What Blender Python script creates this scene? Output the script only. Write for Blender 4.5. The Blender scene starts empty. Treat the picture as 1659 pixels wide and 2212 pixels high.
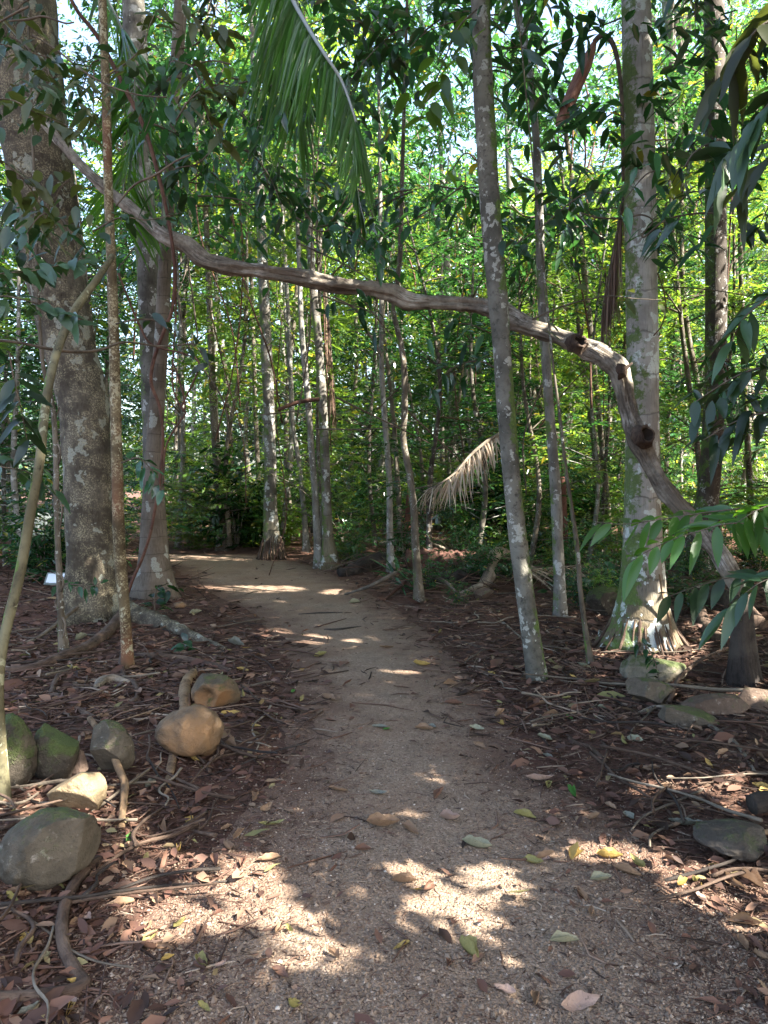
NTREE, NSHRUB, CELL = 140, 100, .24
SKY, SUNE, EXPO = .115, 5.0, 3.0
SKY_DUST, SKY_AIR, SKY_OZ = 4.0, 1.0, .5
import bpy, math, random
import numpy as np
from mathutils import Vector, noise as mnoise

random.seed(7)
RNG = np.random.default_rng(11)
PI = math.pi
scene = bpy.context.scene
COL = scene.collection

# ------------------------------------------------------------------ camera model
# photo measured in a 1659 x 2212 pixel grid; f in those pixels, horizon at row 1050
F, CX, CY, CAMZ = 1597.0, 829.5, 1106.0, 1.6
PITCH = math.atan((CY - 1050.0) / F)
CP, SP = math.cos(PITCH), math.sin(PITCH)

def ray(x, y):
    u, v = (x - CX) / F, -(y - CY) / F
    return np.array([u, CP + v * SP, -SP + v * CP])

def at(x, y, Y):
    d = ray(x, y); k = Y / d[1]
    return np.array([d[0] * k, Y, CAMZ + d[2] * k])

def gnd(x, y):
    d = ray(x, y); k = -CAMZ / d[2]
    return np.array([d[0] * k, d[1] * k, 0.0])

def gnd_np(x, y):
    u, v = (x - CX) / F, -(y - CY) / F
    dy, dz = CP + v * SP, -SP + v * CP
    k = -CAMZ / dz
    return u * k, dy * k

def project(p):
    p = np.asarray(p, float)
    X, Y, Z = p[..., 0], p[..., 1], p[..., 2] - CAMZ
    f = Y * CP - Z * SP
    v = Y * SP + Z * CP
    f = np.where(np.abs(f) < 1e-4, 1e-4, f)
    return CX + F * X / f, CY - F * v / f, f

SUN = np.array([0.64, -0.36, 0.70]); SUN /= np.linalg.norm(SUN)

# ------------------------------------------------------------------ path & ground shape
_rows = [(2212, 150, 1760), (2000, 300, 1640), (1850, 440, 1430), (1750, 540, 1260), (1650, 600, 1160),
         (1550, 625, 1085), (1450, 628, 1005), (1380, 600, 940), (1320, 540, 860), (1280, 452, 790),
         (1250, 400, 735), (1225, 380, 680), (1208, 300, 610), (1198, 60, 560)]
PY, PL, PR = [], [], []
for (yy, a, b) in _rows:
    PY.append(gnd(0, yy)[1]); PL.append(gnd(a, yy)[0]); PR.append(gnd(b, yy)[0])
PY = np.array([-4.0] + PY); PL = np.array([PL[0] - .4] + PL); PR = np.array([PR[0] + .5] + PR)
PEND = PY[-1]

def pathd(x, y):
    x = np.asarray(x, float); y = np.asarray(y, float)
    l = np.interp(y, PY, PL); r = np.interp(y, PY, PR)
    d = np.maximum(l - x, x - r)
    return np.where(y > PEND, np.maximum(d, y - PEND), d)

def sm(a, b, t):
    t = np.clip((t - a) / (b - a), 0, 1)
    return t * t * (3 - 2 * t)

def hgt(x, y):
    x = np.asarray(x, float); y = np.asarray(y, float)
    d = pathd(x, y)
    n = (np.sin(x * 1.9 + 1.3 * np.sin(y * 1.1)) + np.sin(y * 2.3 + 1.7 * np.sin(x * .9 + 2)) + .6 * np.sin(x * 4.1 + y * 3.3)
         + .4 * np.sin(x * 7.7 - y * 6.1))
    far = sm(18, 60, y) * 1.6 * sm(-16, -4, x)
    return sm(.05, .9, d) * (.05 + .022 * n) + far

def H(x, y): return float(hgt(x, y))

# ------------------------------------------------------------------ mesh helpers
def mesh_np(name, V, faces, smooth=True, attr=None):
    me = bpy.data.meshes.new(name)
    V = np.ascontiguousarray(V, np.float32)
    me.vertices.add(len(V)); me.vertices.foreach_set('co', V.ravel())
    faces = [np.asarray(f, np.int32) for f in faces if len(f)]
    loops = np.concatenate([f.ravel() for f in faces])
    tot = np.concatenate([np.full(len(f), f.shape[1], np.int32) for f in faces])
    start = np.concatenate([[0], np.cumsum(tot)[:-1]]).astype(np.int32)
    me.loops.add(len(loops)); me.loops.foreach_set('vertex_index', loops)
    me.polygons.add(len(tot)); me.polygons.foreach_set('loop_start', start); me.polygons.foreach_set('loop_total', tot)
    me.polygons.foreach_set('use_smooth', np.full(len(tot), smooth))
    if attr is not None:
        a = me.attributes.new('bk', 'FLOAT_VECTOR', 'POINT')
        a.data.foreach_set('vector', np.ascontiguousarray(attr, np.float32).ravel())
    me.update(calc_edges=True)
    return me

class MB:
    """collects several shapes into ONE mesh"""
    def __init__(s): s.V, s.F, s.A, s.n = [], [], [], 0
    def add(s, V, faces, A=None):
        V = np.asarray(V, float)
        s.V.append(V); s.A.append(np.zeros_like(V) if A is None else np.asarray(A, float))
        for f in faces:
            if len(f): s.F.append(np.asarray(f) + s.n)
        s.n += len(V)
    def mesh(s, name, smooth=True): return mesh_np(name, np.vstack(s.V), s.F, smooth, np.vstack(s.A))

def obj(name, me, mat, parent=None, loc=None):
    o = bpy.data.objects.new(name, me); COL.objects.link(o)
    if mat is not None and len(me.materials) == 0: me.materials.append(mat)
    if parent is not None: o.parent = parent
    if loc is not None: o.location = loc
    return o

def tag(o, label, cat, group=None):
    o['label'] = label; o['category'] = cat
    if group: o['group'] = group
    return o

def kind(o, k): o['kind'] = k; return o

def thing(name, label, cat, loc, group=None):
    o = bpy.data.objects.new(name, None); COL.objects.link(o)
    o.location = loc; o.empty_display_size = .1
    return tag(o, label, cat, group)

def child(name, me, mat, root):
    """mesh is in world coordinates; parented with the offset taken out"""
    o = obj(name, me, mat, root)
    o.location = -Vector(root.location)
    return o

def catmull(P, n):
    P = np.asarray(P, float)
    if len(P) < 3:
        t = np.linspace(0, 1, n)[:, None]; return P[0] * (1 - t) + P[-1] * t
    Q = np.vstack([2 * P[0] - P[1], P, 2 * P[-1] - P[-2]])
    seg = np.linalg.norm(np.diff(P[:, :3], axis=0), axis=1); cum = np.concatenate([[0], np.cumsum(seg)])
    out = []
    for s in np.linspace(0, cum[-1], n):
        i = min(max(int(np.searchsorted(cum, s) - 1), 0), len(P) - 2)
        t = (s - cum[i]) / max(seg[i], 1e-9)
        a, b, c, d = Q[i], Q[i + 1], Q[i + 2], Q[i + 3]
        out.append(.5 * (2 * b + (c - a) * t + (2 * a - 5 * b + 4 * c - d) * t * t + (3 * b - a - 3 * c + d) * t ** 3))
    return np.array(out)

def tube(P, R, sides=12, bump=0.0, bscale=4.0, seed=0, flare=0.0, fh=.3, lobes=5, cap=True, jag=0.0, zoff=0.0):
    """tapered bent tube; P (n,3) R (n,). 'bk' holds straightened bark coordinates"""
    P = np.asarray(P, float); R = np.asarray(R, float); n = len(P)
    T = np.gradient(P, axis=0); T /= np.linalg.norm(T, axis=1)[:, None] + 1e-12
    u = np.cross(T[0], [0, 1, 0.01]); u /= np.linalg.norm(u)
    L = np.concatenate([[0], np.cumsum(np.linalg.norm(np.diff(P, axis=0), axis=1))])
    th = np.linspace(0, 2 * PI, sides, endpoint=False)
    V = np.zeros((n, sides, 3)); A = np.zeros((n, sides, 3))
    ph = random.uniform(0, 6)
    for i in range(n):
        u = u - T[i] * np.dot(u, T[i]); u /= np.linalg.norm(u); w = np.cross(T[i], u)
        r = np.full(sides, R[i])
        if flare:
            k = math.exp(-L[i] / fh)
            r = r * (1 + flare * k * (.65 + .35 * np.cos(lobes * th + ph) + .2 * np.cos(2 * th + 2 * ph)))
        if bump:
            for j in range(sides):
                r[j] *= 1 + bump * mnoise.noise((math.cos(th[j]) * 1.1 + seed * 7.3, math.sin(th[j]) * 1.1, L[i] * bscale))
        V[i] = P[i] + np.outer(np.cos(th) * r, u) + np.outer(np.sin(th) * r, w)
        A[i, :, 0] = np.cos(th) * R[i] + seed * 3.1; A[i, :, 1] = np.sin(th) * R[i]; A[i, :, 2] = L[i] + zoff
    if jag:
        V[0, :, 2] += jag * np.abs(np.array([mnoise.noise((j * 1.7, seed, 3)) for j in range(sides)])) * 2
    idx = np.arange(n * sides).reshape(n, sides)
    a, b = idx[:-1], idx[1:]
    q = np.stack([a, np.roll(a, -1, 1), np.roll(b, -1, 1), b], -1).reshape(-1, 4)
    V = V.reshape(-1, 3); A = A.reshape(-1, 3); fs = [q]
    if cap:
        V = np.vstack([V, P[0], P[-1]]); A = np.vstack([A, A[0], A[-1]])
        k0, k1 = len(V) - 2, len(V) - 1
        fs.append(np.stack([np.full(sides, k0), np.roll(idx[0], -1), idx[0]], -1))
        fs.append(np.stack([np.full(sides, k1), idx[-1], np.roll(idx[-1], -1)], -1))
    return V, fs, A

def unit(a): return a / (np.linalg.norm(a, axis=-1, keepdims=True) + 1e-9)

def leaves_low(b, d, n, L, W, droop=.15, fold=.18):
    N = len(b); d = unit(d); s = unit(np.cross(d, n)); n = np.cross(s, d)
    L = np.broadcast_to(L, (N,))[:, None]; W = np.broadcast_to(W, (N,))[:, None]
    z = np.array([0, 0, -1.0])
    def pt(t, w): return b + d * L * t + s * W * w + n * (abs(w) * fold * W) + z * (droop * L * t * t)
    V = np.stack([pt(0, 0), pt(.3, -.5), pt(.68, -.42), pt(1, 0), pt(.68, .42), pt(.3, .5)], 1).reshape(-1, 3)
    i = np.arange(N)[:, None] * 6
    return V, [np.concatenate([i + [0, 3, 2, 1], i + [0, 5, 4, 3]])]

def leaves_full(b, d, n, L, W, droop=.2, fold=.2, rows=5, wave=0.0, shape='leaf', curl=0.0):
    """bigger leaves with a midrib fold, curved along their length"""
    N = len(b); d = unit(d); s = unit(np.cross(d, n)); n = np.cross(s, d)
    L = np.broadcast_to(L, (N,))[:, None]; W = np.broadcast_to(W, (N,))[:, None]
    droop = np.broadcast_to(droop, (N,))[:, None]
    z = np.array([0, 0, -1.0])
    ts = np.linspace(0, 1, rows + 2)
    cols = []
    for k, t in enumerate(ts):
        if shape == 'strip': w = .5 * min(1, t * 8) * (1 - max(0, (t - .55) / .45) ** 1.6)
        elif shape == 'wide': w = .5 * math.sin(PI * min(1, t ** .75)) ** .7
        else: w = .5 * math.sin(PI * t ** .85) ** .9
        mid = b + d * L * t + z * (droop * L * t * t)
        if k in (0, rows + 1): cols.append(mid[:, None]); continue
        wv = wave * W * RNG.normal(0, 1, (N, 2))
        lft = mid - s * W * w + n * (fold * W * w + wv[:, :1]) + n * (curl * W * w * w * 2)
        rgt = mid + s * W * w + n * (fold * W * w + wv[:, 1:]) + n * (curl * W * w * w * 2)
        cols.append(np.stack([lft, mid, rgt], 1))
    V = np.concatenate(cols, 1); m = V.shape[1]; V = V.reshape(-1, 3)
    i = np.arange(N)[:, None] * m
    q, t3 = [], [i + [0, 2, 1], i + [0, 3, 2]]
    for k in range(rows - 1):
        o = 1 + 3 * k
        q += [i + [o, o + 1, o + 4, o + 3], i + [o + 1, o + 2, o + 5, o + 4]]
    o = 1 + 3 * (rows - 1)
    t3 += [i + [o, o + 1, m - 1], i + [o + 1, o + 2, m - 1]]
    return V, [np.concatenate(q), np.concatenate(t3)]

def sprays(C, A, k, tw, L, W, up=.6, droop=.2, rng=RNG):
    """leaf sprays: k leaves set alternately along a twig of length tw from each point C along A"""
    S = len(C); A = unit(A)
    Z = unit(np.array([0, 0, 1.0]) + rng.normal(0, .35, (S, 3)))
    side = unit(np.cross(A, Z))
    t = (np.arange(k) + .6) / k
    b = C[:, None] + A[:, None] * (tw * t)[None, :, None]
    sg = np.where(np.arange(k) % 2 == 0, 1., -1.)
    sg[-1] = 0
    d = A[:, None] * .65 + side[:, None] * (sg * .85)[None, :, None] + rng.normal(0, .22, (S, k, 3))
    d[..., 2] -= .18
    n = Z[:, None] * up + rng.normal(0, .35, (S, k, 3)); n[..., 2] += .25
    l = L * rng.uniform(.65, 1.15, (S * k,))
    return leaves_low(b.reshape(-1, 3), d.reshape(-1, 3), n.reshape(-1, 3), l, l * (W / L), droop)
# ------------------------------------------------------------------ materials
class NT:
    def __init__(s, name):
        s.m = bpy.data.materials.new(name); s.m.use_nodes = True
        s.t = s.m.node_tree; s.t.nodes.clear()
        s.out = s.t.nodes.new('ShaderNodeOutputMaterial')
    def n(s, typ, **kw):
        x = s.t.nodes.new(typ)
        for k, v in kw.items():
            if k.startswith('_'): setattr(x, k[1:], v)
            else: s.set(x.inputs[k.replace('__', ' ')], v)
        return x
    def set(s, inp, v):
        if hasattr(v, 'is_linked'): s.t.links.new(v, inp)
        elif isinstance(v, tuple) and len(v) == 3 and inp.type == 'RGBA': inp.default_value = (*v, 1)
        else: inp.default_value = v
    def noise(s, vec, scale, detail=4, rough=.6, dist=0.0):
        x = s.n('ShaderNodeTexNoise', Scale=scale, Detail=detail, Roughness=rough, Distortion=dist)
        if vec is not None: s.set(x.inputs['Vector'], vec)
        return x.outputs['Fac']
    def voro(s, vec, scale, feature='F1', out='Distance', rnd=1.0):
        x = s.n('ShaderNodeTexVoronoi', _feature=feature, Scale=scale, Randomness=rnd)
        if vec is not None: s.set(x.inputs['Vector'], vec)
        return x.outputs[out]
    def math(s, op, a, b=0.0, c=None, clamp=False):
        x = s.n('ShaderNodeMath', _operation=op, _use_clamp=clamp)
        s.set(x.inputs[0], a); s.set(x.inputs[1], b)
        if c is not None: s.set(x.inputs[2], c)
        return x.outputs[0]
    def step(s, v, a, b):
        x = s.n('ShaderNodeMapRange', _interpolation_type='SMOOTHSTEP')
        s.set(x.inputs['Value'], v); s.set(x.inputs['From Min'], a); s.set(x.inputs['From Max'], b)
        return x.outputs['Result']
    def mix(s, f, a, b, mode='MIX'):
        x = s.n('ShaderNodeMix', _data_type='RGBA', _blend_type=mode)
        s.set(x.inputs['Factor'], f); s.set(x.inputs[6], a); s.set(x.inputs[7], b)
        return x.outputs[2]
    def ramp(s, f, stops, interp='LINEAR'):
        x = s.n('ShaderNodeValToRGB'); s.set(x.inputs['Fac'], f)
        e = x.color_ramp; e.interpolation = interp
        while len(e.elements) < len(stops): e.elements.new(.5)
        for el, (p, c) in zip(e.elements, stops): el.position = p; el.color = (*c, 1)
        return x.outputs['Color']
    def vmul(s, v, k):
        x = s.n('ShaderNodeVectorMath', _operation='MULTIPLY'); s.set(x.inputs[0], v); x.inputs[1].default_value = k
        return x.outputs[0]
    def attr(s, name): return s.n('ShaderNodeAttribute', _attribute_name=name).outputs['Vector']
    def objc(s): return s.n('ShaderNodeTexCoord').outputs['Object']
    def isl(s): return s.n('ShaderNodeNewGeometry').outputs['Random Per Island']
    def bump(s, h, strength, dist): return s.n('ShaderNodeBump', Height=h, Strength=strength, Distance=dist).outputs['Normal']
    def pbr(s, col, rough=.8, nrm=None, spec=.3):
        x = s.n('ShaderNodeBsdfPrincipled'); s.set(x.inputs['Base Color'], col); s.set(x.inputs['Roughness'], rough)
        s.set(x.inputs['Specular IOR Level'], spec)
        if nrm is not None: s.set(x.inputs['Normal'], nrm)
        return x.outputs[0]
    def done(s, sh): s.t.links.new(sh, s.out.inputs['Surface']); return s.m

def bark(name, c1, c2, lichen=(.45, .5, .45), lich=.62, lsize=9.0, moss=0.0, mossdir=(-1, -.2, 0), fur=(14, 14, 2.2), rings=0.0, bump=.5,
         speck=0.0, warm=None, bigl=0.0, foot=None):
    c1, c2 = tuple(k * .40 for k in c1), tuple(k * .50 for k in c2); lichen = tuple(k * .72 for k in lichen)
    if warm: warm = tuple(k * .75 for k in warm)
    t = NT(name); v = t.attr('bk')
    n1 = t.noise(v, 3.0, 5); n2 = t.noise(t.vmul(v, fur), 3.0, 5, .7)
    col = t.mix(t.step(n1, .35, .65), c1, c2)
    col = t.mix(t.step(n2, .5, .25), col, tuple(k * .38 for k in c1))
    if warm: col = t.mix(t.step(t.noise(v, 1.3, 3), .5, .68), col, warm)
    if foot:
        zf = t.n('ShaderNodeSeparateXYZ'); t.set(zf.inputs[0], v)
        col = t.mix(t.step(t.math('ADD', zf.outputs[2], t.math('MULTIPLY', t.math('SUBTRACT', n1, .5), 1.2)), 1.5, .1), col, t.mix(t.step(n2, .3, .6), tuple(k * .5 for k in foot), foot))
    h = n2
    # lichen patches: warped cells, only some of the cells
    wv = t.n('ShaderNodeVectorMath', _operation='ADD'); t.set(wv.inputs[0], v)
    nz = t.n('ShaderNodeTexNoise', Scale=lsize * 1.4, Detail=4.0); t.set(nz.inputs['Vector'], v)
    t.set(wv.inputs[1], t.vmul(nz.outputs['Color'], (.2, .2, .28)))
    vs = t.vmul(wv.outputs[0], (1, 1, .6))
    vo = t.n('ShaderNodeTexVoronoi', Scale=lsize); t.set(vo.inputs['Vector'], vs)
    cell = t.n('ShaderNodeSeparateColor'); t.set(cell.inputs[0], vo.outputs['Color'])
    rad = t.math('MULTIPLY', t.step(cell.outputs[0], lich, 1.0), .6)
    lm = t.step(t.math('SUBTRACT', rad, vo.outputs['Distance']), -.02, .05)
    lm = t.math('MULTIPLY', lm, t.step(t.noise(v, lsize * 7, 3), .25, .5))
    col = t.mix(t.math('MULTIPLY', lm, .85), col, lichen)
    if bigl:
        b = t.step(t.noise(v, 2.3, 6, .75), .62 - bigl, .72 - bigl)
        col = t.mix(t.math('MULTIPLY', b, .75), col, lichen)
    if speck:
        sp = t.step(t.noise(v, 60, 3, .7), .5, .58); sp = t.math('MULTIPLY', sp, t.step(t.noise(v, 6, 3), .38, .6))
        col = t.mix(t.math('MULTIPLY', sp, speck), col, (.42, .38, .24))
    if rings:
        z = t.n('ShaderNodeSeparateXYZ'); t.set(z.inputs[0], v)
        zz = t.math('ADD', t.math('MULTIPLY', z.outputs[2], rings), t.math('MULTIPLY', n1, .5))
        fr = t.math('FRACT', zz); rg = t.step(t.math('ABSOLUTE', t.math('SUBTRACT', fr, .5)), .46, .5)
        col = t.mix(t.math('MULTIPLY', rg, .55), col, tuple(k * .35 for k in c1))
        h = t.math('ADD', h, t.math('MULTIPLY', rg, -.8))
    if moss:
        g = t.n('ShaderNodeNewGeometry'); dt = t.n('ShaderNodeVectorMath', _operation='DOT_PRODUCT')
        t.set(dt.inputs[0], g.outputs['Normal']); dt.inputs[1].default_value = mossdir
        mm = t.math('ADD', t.math('MULTIPLY', dt.outputs['Value'], .22), t.noise(v, 5, 6, .75))
        mm = t.step(mm, .72 - moss * .3, .80 - moss * .3)
        mc = t.mix(t.noise(v, 45, 3), (.03, .055, .012), (.13, .20, .045))
        col = t.mix(t.math('MULTIPLY', mm, .9), col, mc)
        h = t.math('ADD', h, t.math('MULTIPLY', mm, t.noise(v, 60, 2)))
    nr = t.bump(h, bump, .02)
    return t.done(t.pbr(col, .85, nr, .25))

def leafmat(name, c_dark, c_light, trans, tf=.38, rough=.36, spec=.5, yellow=.0, vein=False):
    t = NT(name); r = t.isl()
    col = t.ramp(r, [(0, c_dark), (.55, tuple((a + b) / 2 for a, b in zip(c_dark, c_light))), (1, c_light)])
    tc = t.mix(r, tuple(k * .7 for k in trans), trans)
    if yellow:
        y = t.step(t.math('FRACT', t.math('MULTIPLY', r, 37.7)), 1 - yellow, 1 - yellow + .01)
        col = t.mix(y, col, (.22, .20, .03)); tc = t.mix(y, tc, (.5, .42, .04))
    ob = t.n('ShaderNodeObjectInfo').outputs['Random']
    sc_ = t.n('ShaderNodeMapRange'); t.set(sc_.inputs['Value'], ob); sc_.inputs['To Min'].default_value = .38; sc_.inputs['To Max'].default_value = 1.5
    vm = t.n('ShaderNodeVectorMath', _operation='SCALE'); t.set(vm.inputs[0], col); t.set(vm.inputs['Scale'], sc_.outputs[0]); col = vm.outputs[0]
    p = t.pbr(col, rough, None, spec)
    tr = t.n('ShaderNodeBsdfTranslucent', Color=tc)
    mx = t.n('ShaderNodeMixShader', Fac=tf); t.t.links.new(p, mx.inputs[1]); t.t.links.new(tr.outputs[0], mx.inputs[2])
    return t.done(mx.outputs[0])

def islemat(name, stops, rough=.75, spec=.25, tf=0.0, nscale=0.0):
    t = NT(name); col = t.ramp(t.isl(), stops)
    if nscale:
        col = t.mix(t.step(t.noise(t.objc(), nscale, 4), .35, .7), col, t.mix(1.0, col, (.45, .4, .36), 'MULTIPLY'))
    p = t.pbr(col, rough, None, spec)
    if tf:
        tr = t.n('ShaderNodeBsdfTranslucent'); t.set(tr.inputs['Color'], col)
        mx = t.n('ShaderNodeMixShader', Fac=tf); t.t.links.new(p, mx.inputs[1]); t.t.links.new(tr.outputs[0], mx.inputs[2]); p = mx.outputs[0]
    return t.done(p)

def rockmat(name, c1, c2, moss=0.0, rust=None):
    c1, c2 = tuple(k * .42 for k in c1), tuple(k * .58 for k in c2)
    t = NT(name); v = t.objc()
    n1 = t.noise(v, 7, 6, .7); n2 = t.noise(v, 60, 4, .7)
    col = t.mix(t.step(n1, .3, .7), c1, c2)
    col = t.mix(t.math('MULTIPLY', t.step(n2, .55, .75), .6), col, tuple(k * .4 for k in c1))
    col = t.mix(t.math('MULTIPLY', t.step(t.noise(v, 25, 5), .6, .72), .35), col, (.4, .38, .33))
    if rust: col = t.mix(t.step(t.noise(v, 3.2, 4), .42, .65), col, rust)
    h = t.math('ADD', n1, t.math('MULTIPLY', n2, .35))
    if moss:
        g = t.n('ShaderNodeNewGeometry'); z = t.n('ShaderNodeSeparateXYZ'); t.set(z.inputs[0], g.outputs['Normal'])
        mm = t.step(t.math('ADD', t.noise(v, 6, 6, .75), t.math('MULTIPLY', z.outputs[2], .25)), .74 - moss * .38, .92 - moss * .38)
        mc = t.mix(t.noise(v, 120, 3), (.02, .035, .008), (.10, .14, .035))
        col = t.mix(t.math('MULTIPLY', mm, .88), col, mc); h = t.math('ADD', h, t.math('MULTIPLY', mm, t.noise(v, 150, 2)))
    return t.done(t.pbr(col, .82, t.bump(h, .8, .03), .3))

def woodmat(name, c1, c2, fur=(16, 16, 1.6), bump=.7, rough=.85, pale=None):
    t = NT(name); v = t.attr('bk')
    n = t.noise(t.vmul(v, fur), 3.5, 6, .7, .4)
    col = t.mix(t.step(n, .32, .62), tuple(k * .35 for k in c1), c1)
    col = t.mix(t.step(t.noise(v, 4.5, 5, .7), .42, .68), col, c2)
    if pale: col = t.mix(t.math('MULTIPLY', t.step(t.noise(v, 2.1, 5, .7), .5, .68), t.step(n, .4, .6)), col, pale)
    return t.done(t.pbr(col, rough, t.bump(t.math('ADD', n, t.math('MULTIPLY', t.noise(v, 40, 3), .3)), bump, .025), .25))

M = {}
M['bark_big'] = bark('bark_big_tree', (.105, .085, .06), (.19, .165, .125), (.3, .32, .27), .5, 8, 0.0, fur=(11, 11, 4), bump=.9, speck=.4)
M['bark_pole'] = bark('bark_lichen_pole', (.14, .10, .05), (.27, .21, .12), (.42, .40, .28), .45, 16, 0.0, fur=(8, 8, 4), bump=.4, speck=.5, warm=(.19, .085, .045))
M['bark_lean'] = bark('bark_smooth_green', (.17, .15, .085), (.26, .24, .14), (.35, .36, .24), .6, 14, .25, fur=(6, 6, 4), bump=.25)
M['bark_ring'] = bark('bark_ringed_palm', (.20, .16, .12), (.30, .25, .20), (.38, .40, .36), .72, 9, 0.0, fur=(20, 20, 1.2), rings=4.2, bump=.45)
M['bark_mottle'] = bark('bark_mottled_grey', (.13, .12, .10), (.26, .25, .22), (.46, .48, .47), .45, 9, .1, fur=(8, 8, 3), bump=.5, bigl=.03)
M['bark_slant'] = bark('bark_rough_grey', (.17, .165, .135), (.31, .30, .25), (.46, .48, .43), .30, 13, .22, (1, -.2, -.1), fur=(7, 7, 7), bump=.8, bigl=.0)
M['bark_palm'] = bark('bark_pale_palm', (.55, .52, .47), (.74, .72, .67), (.72, .8, .78), .2, 9, .26, (-.9, -.35, 0), fur=(24, 24, 1.3), rings=2.6, bump=.55, bigl=-.04, foot=(.13, .105, .065))
M['bark_palm_grey'] = bark('bark_grey_palm', (.20, .18, .15), (.34, .32, .28), (.56, .6, .58), .35, 8.5, .22, (-.9, -.35, 0), fur=(24, 24, 1.3), rings=2.6, bump=.5, foot=(.15, .13, .08))
M['bark_dark'] = bark('bark_dark_spotted', (.095, .078, .062), (.15, .125, .105), (.42, .42, .40), .6, 17, .1, fur=(20, 20, 1.5), bump=.45)
M['bark_thin'] = bark('bark_thin_brown', (.15, .125, .09), (.25, .215, .165), (.4, .42, .38), .6, 20, .1, fur=(10, 10, 2.5), bump=.4)
M['bark_white'] = bark('bark_pale_thin', (.26, .245, .21), (.40, .39, .35), (.55, .57, .55), .5, 12, .06, fur=(8, 8, 2.5), bump=.4)
M['bark_red'] = woodmat('red_brown_dead_wood', (.12, .05, .036), (.17, .08, .058), (18, 18, 1.0))
M['bark_far'] = bark('bark_far_trees', (.13, .115, .09), (.25, .23, .19), (.42, .44, .4), .55, 9, .15, fur=(8, 8, 2), bump=.4)
M['dead_branch'] = woodmat('weathered_dead_branch', (.165, .138, .108), (.29, .26, .21), (15, 15, 1.3), 1.0, pale=(.5, .48, .43))
M['dead_dark'] = woodmat('dark_knot_wood', (.07, .048, .036), (.12, .085, .062), (17, 17, 4), 1.0)
M['black_wood'] = woodmat('charred_black_log', (.035, .028, .024), (.06, .05, .042), bump=.9)
M['brown_log'] = woodmat('red_brown_log', (.075, .034, .025), (.12, .065, .046), bump=.9)
M['pale_log'] = woodmat('pale_grey_wood', (.17, .14, .105), (.25, .215, .17), bump=.7)
M['root'] = woodmat('root_bark', (.075, .048, .034), (.12, .085, .062), (14, 14, 3), .8)
M['root_tan'] = woodmat('tan_root_bark', (.17, .11, .062), (.23, .16, .095), (8, 8, 5), .5)
M['vine'] = woodmat('red_brown_vine', (.085, .042, .03), (.125, .066, .045), (14, 14, 3), .5)
M['vine_grey'] = woodmat('grey_brown_vine', (.10, .082, .062), (.16, .13, .10), (14, 14, 3), .5)
M['twig'] = islemat('twig_brown', [(0, (.05, .03, .02)), (.4, (.1, .06, .04)), (.75, (.15, .1, .07)), (1, (.26, .2, .15))])
M['hollow'] = NT('hollow_painted_shade'); M['hollow'] = M['hollow'].done(M['hollow'].pbr((.02, .014, .01), .95))  # near black inside of the knot holes, shade put into the colour
M['sheath'] = woodmat('dry_palm_sheath', (.24, .11, .085), (.34, .20, .15), (10, 10, .5), .5, pale=(.5, .42, .34))
# foliage
M['leaf'] = leafmat('leaf_mid_green', (.012, .040, .018), (.04, .11, .042), (.085, .26, .05), .36, .24, .7, .03)
M['leaf_b'] = leafmat('leaf_deep_green', (.009, .030, .015), (.03, .085, .034), (.06, .20, .035), .32, .22, .75, .02)
M['leaf_c'] = leafmat('leaf_bright_green', (.034, .08, .018), (.095, .18, .036), (.27, .45, .04), .44, .3, .6, .06)
M['leaf_lime'] = leafmat('leaf_sunlit_lime', (.14, .19, .03), (.24, .28, .05), (.6, .66, .06), .5, .4, .4)
M['leaf_far'] = leafmat('leaf_far_wood', (.012, .034, .02), (.035, .085, .045), (.06, .17, .05), .3, .35, .5, .02)
M['leaf_near'] = leafmat('leaf_glossy_dark', (.012, .03, .015), (.03, .065, .027), (.06, .15, .02), .22, .36, .5)
M['leaf_olive'] = leafmat('leaf_olive', (.024, .036, .012), (.06, .075, .02), (.13, .16, .025), .30, .45, .4, .08)
M['frond'] = leafmat('palm_frond_green', (.018, .052, .016), (.045, .12, .028), (.16, .40, .02), .45, .3, .6)
M['dry_frond'] = islemat('dry_palm_frond', [(0, (.26, .18, .12)), (.5, (.42, .33, .24)), (1, (.58, .5, .4))], .6, .3, .2)
M['dry_frond_dark'] = islemat('old_brown_frond', [(0, (.09, .055, .04)), (.5, (.16, .10, .075)), (1, (.26, .19, .14))], .7, .25, .15)
# ------------------------------------------------------------------ ground, path, water
def grid_mesh(name, xs, ys, zf):
    X, Y = np.meshgrid(xs, ys); Z = zf(X, Y)
    V = np.stack([X, Y, Z], -1).reshape(-1, 3)
    i = np.arange(len(xs) * len(ys)).reshape(len(ys), len(xs))
    q = np.stack([i[:-1, :-1], i[:-1, 1:], i[1:, 1:], i[1:, :-1]], -1).reshape(-1, 4)
    return mesh_np(name, V, [q])

def soil():
    t = NT('forest_soil'); v = t.objc()
    n = t.noise(v, 1.1, 5); n2 = t.noise(v, 9, 6, .7); n3 = t.noise(v, 70, 4, .75)
    col = t.mix(t.step(n, .35, .65), (.082, .040, .028), (.092, .053, .038))
    col = t.mix(t.math('MULTIPLY', t.step(n2, .5, .7), .7), col, (.05, .034, .026))
    col = t.mix(t.math('MULTIPLY', t.step(n3, .55, .75), .5), col, (.2, .135, .095))
    h = t.math('ADD', t.math('MULTIPLY', n2, 1.0), t.math('MULTIPLY', n3, .5))
    return t.done(t.pbr(col, .95, t.bump(h, .8, .03), .15))

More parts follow.
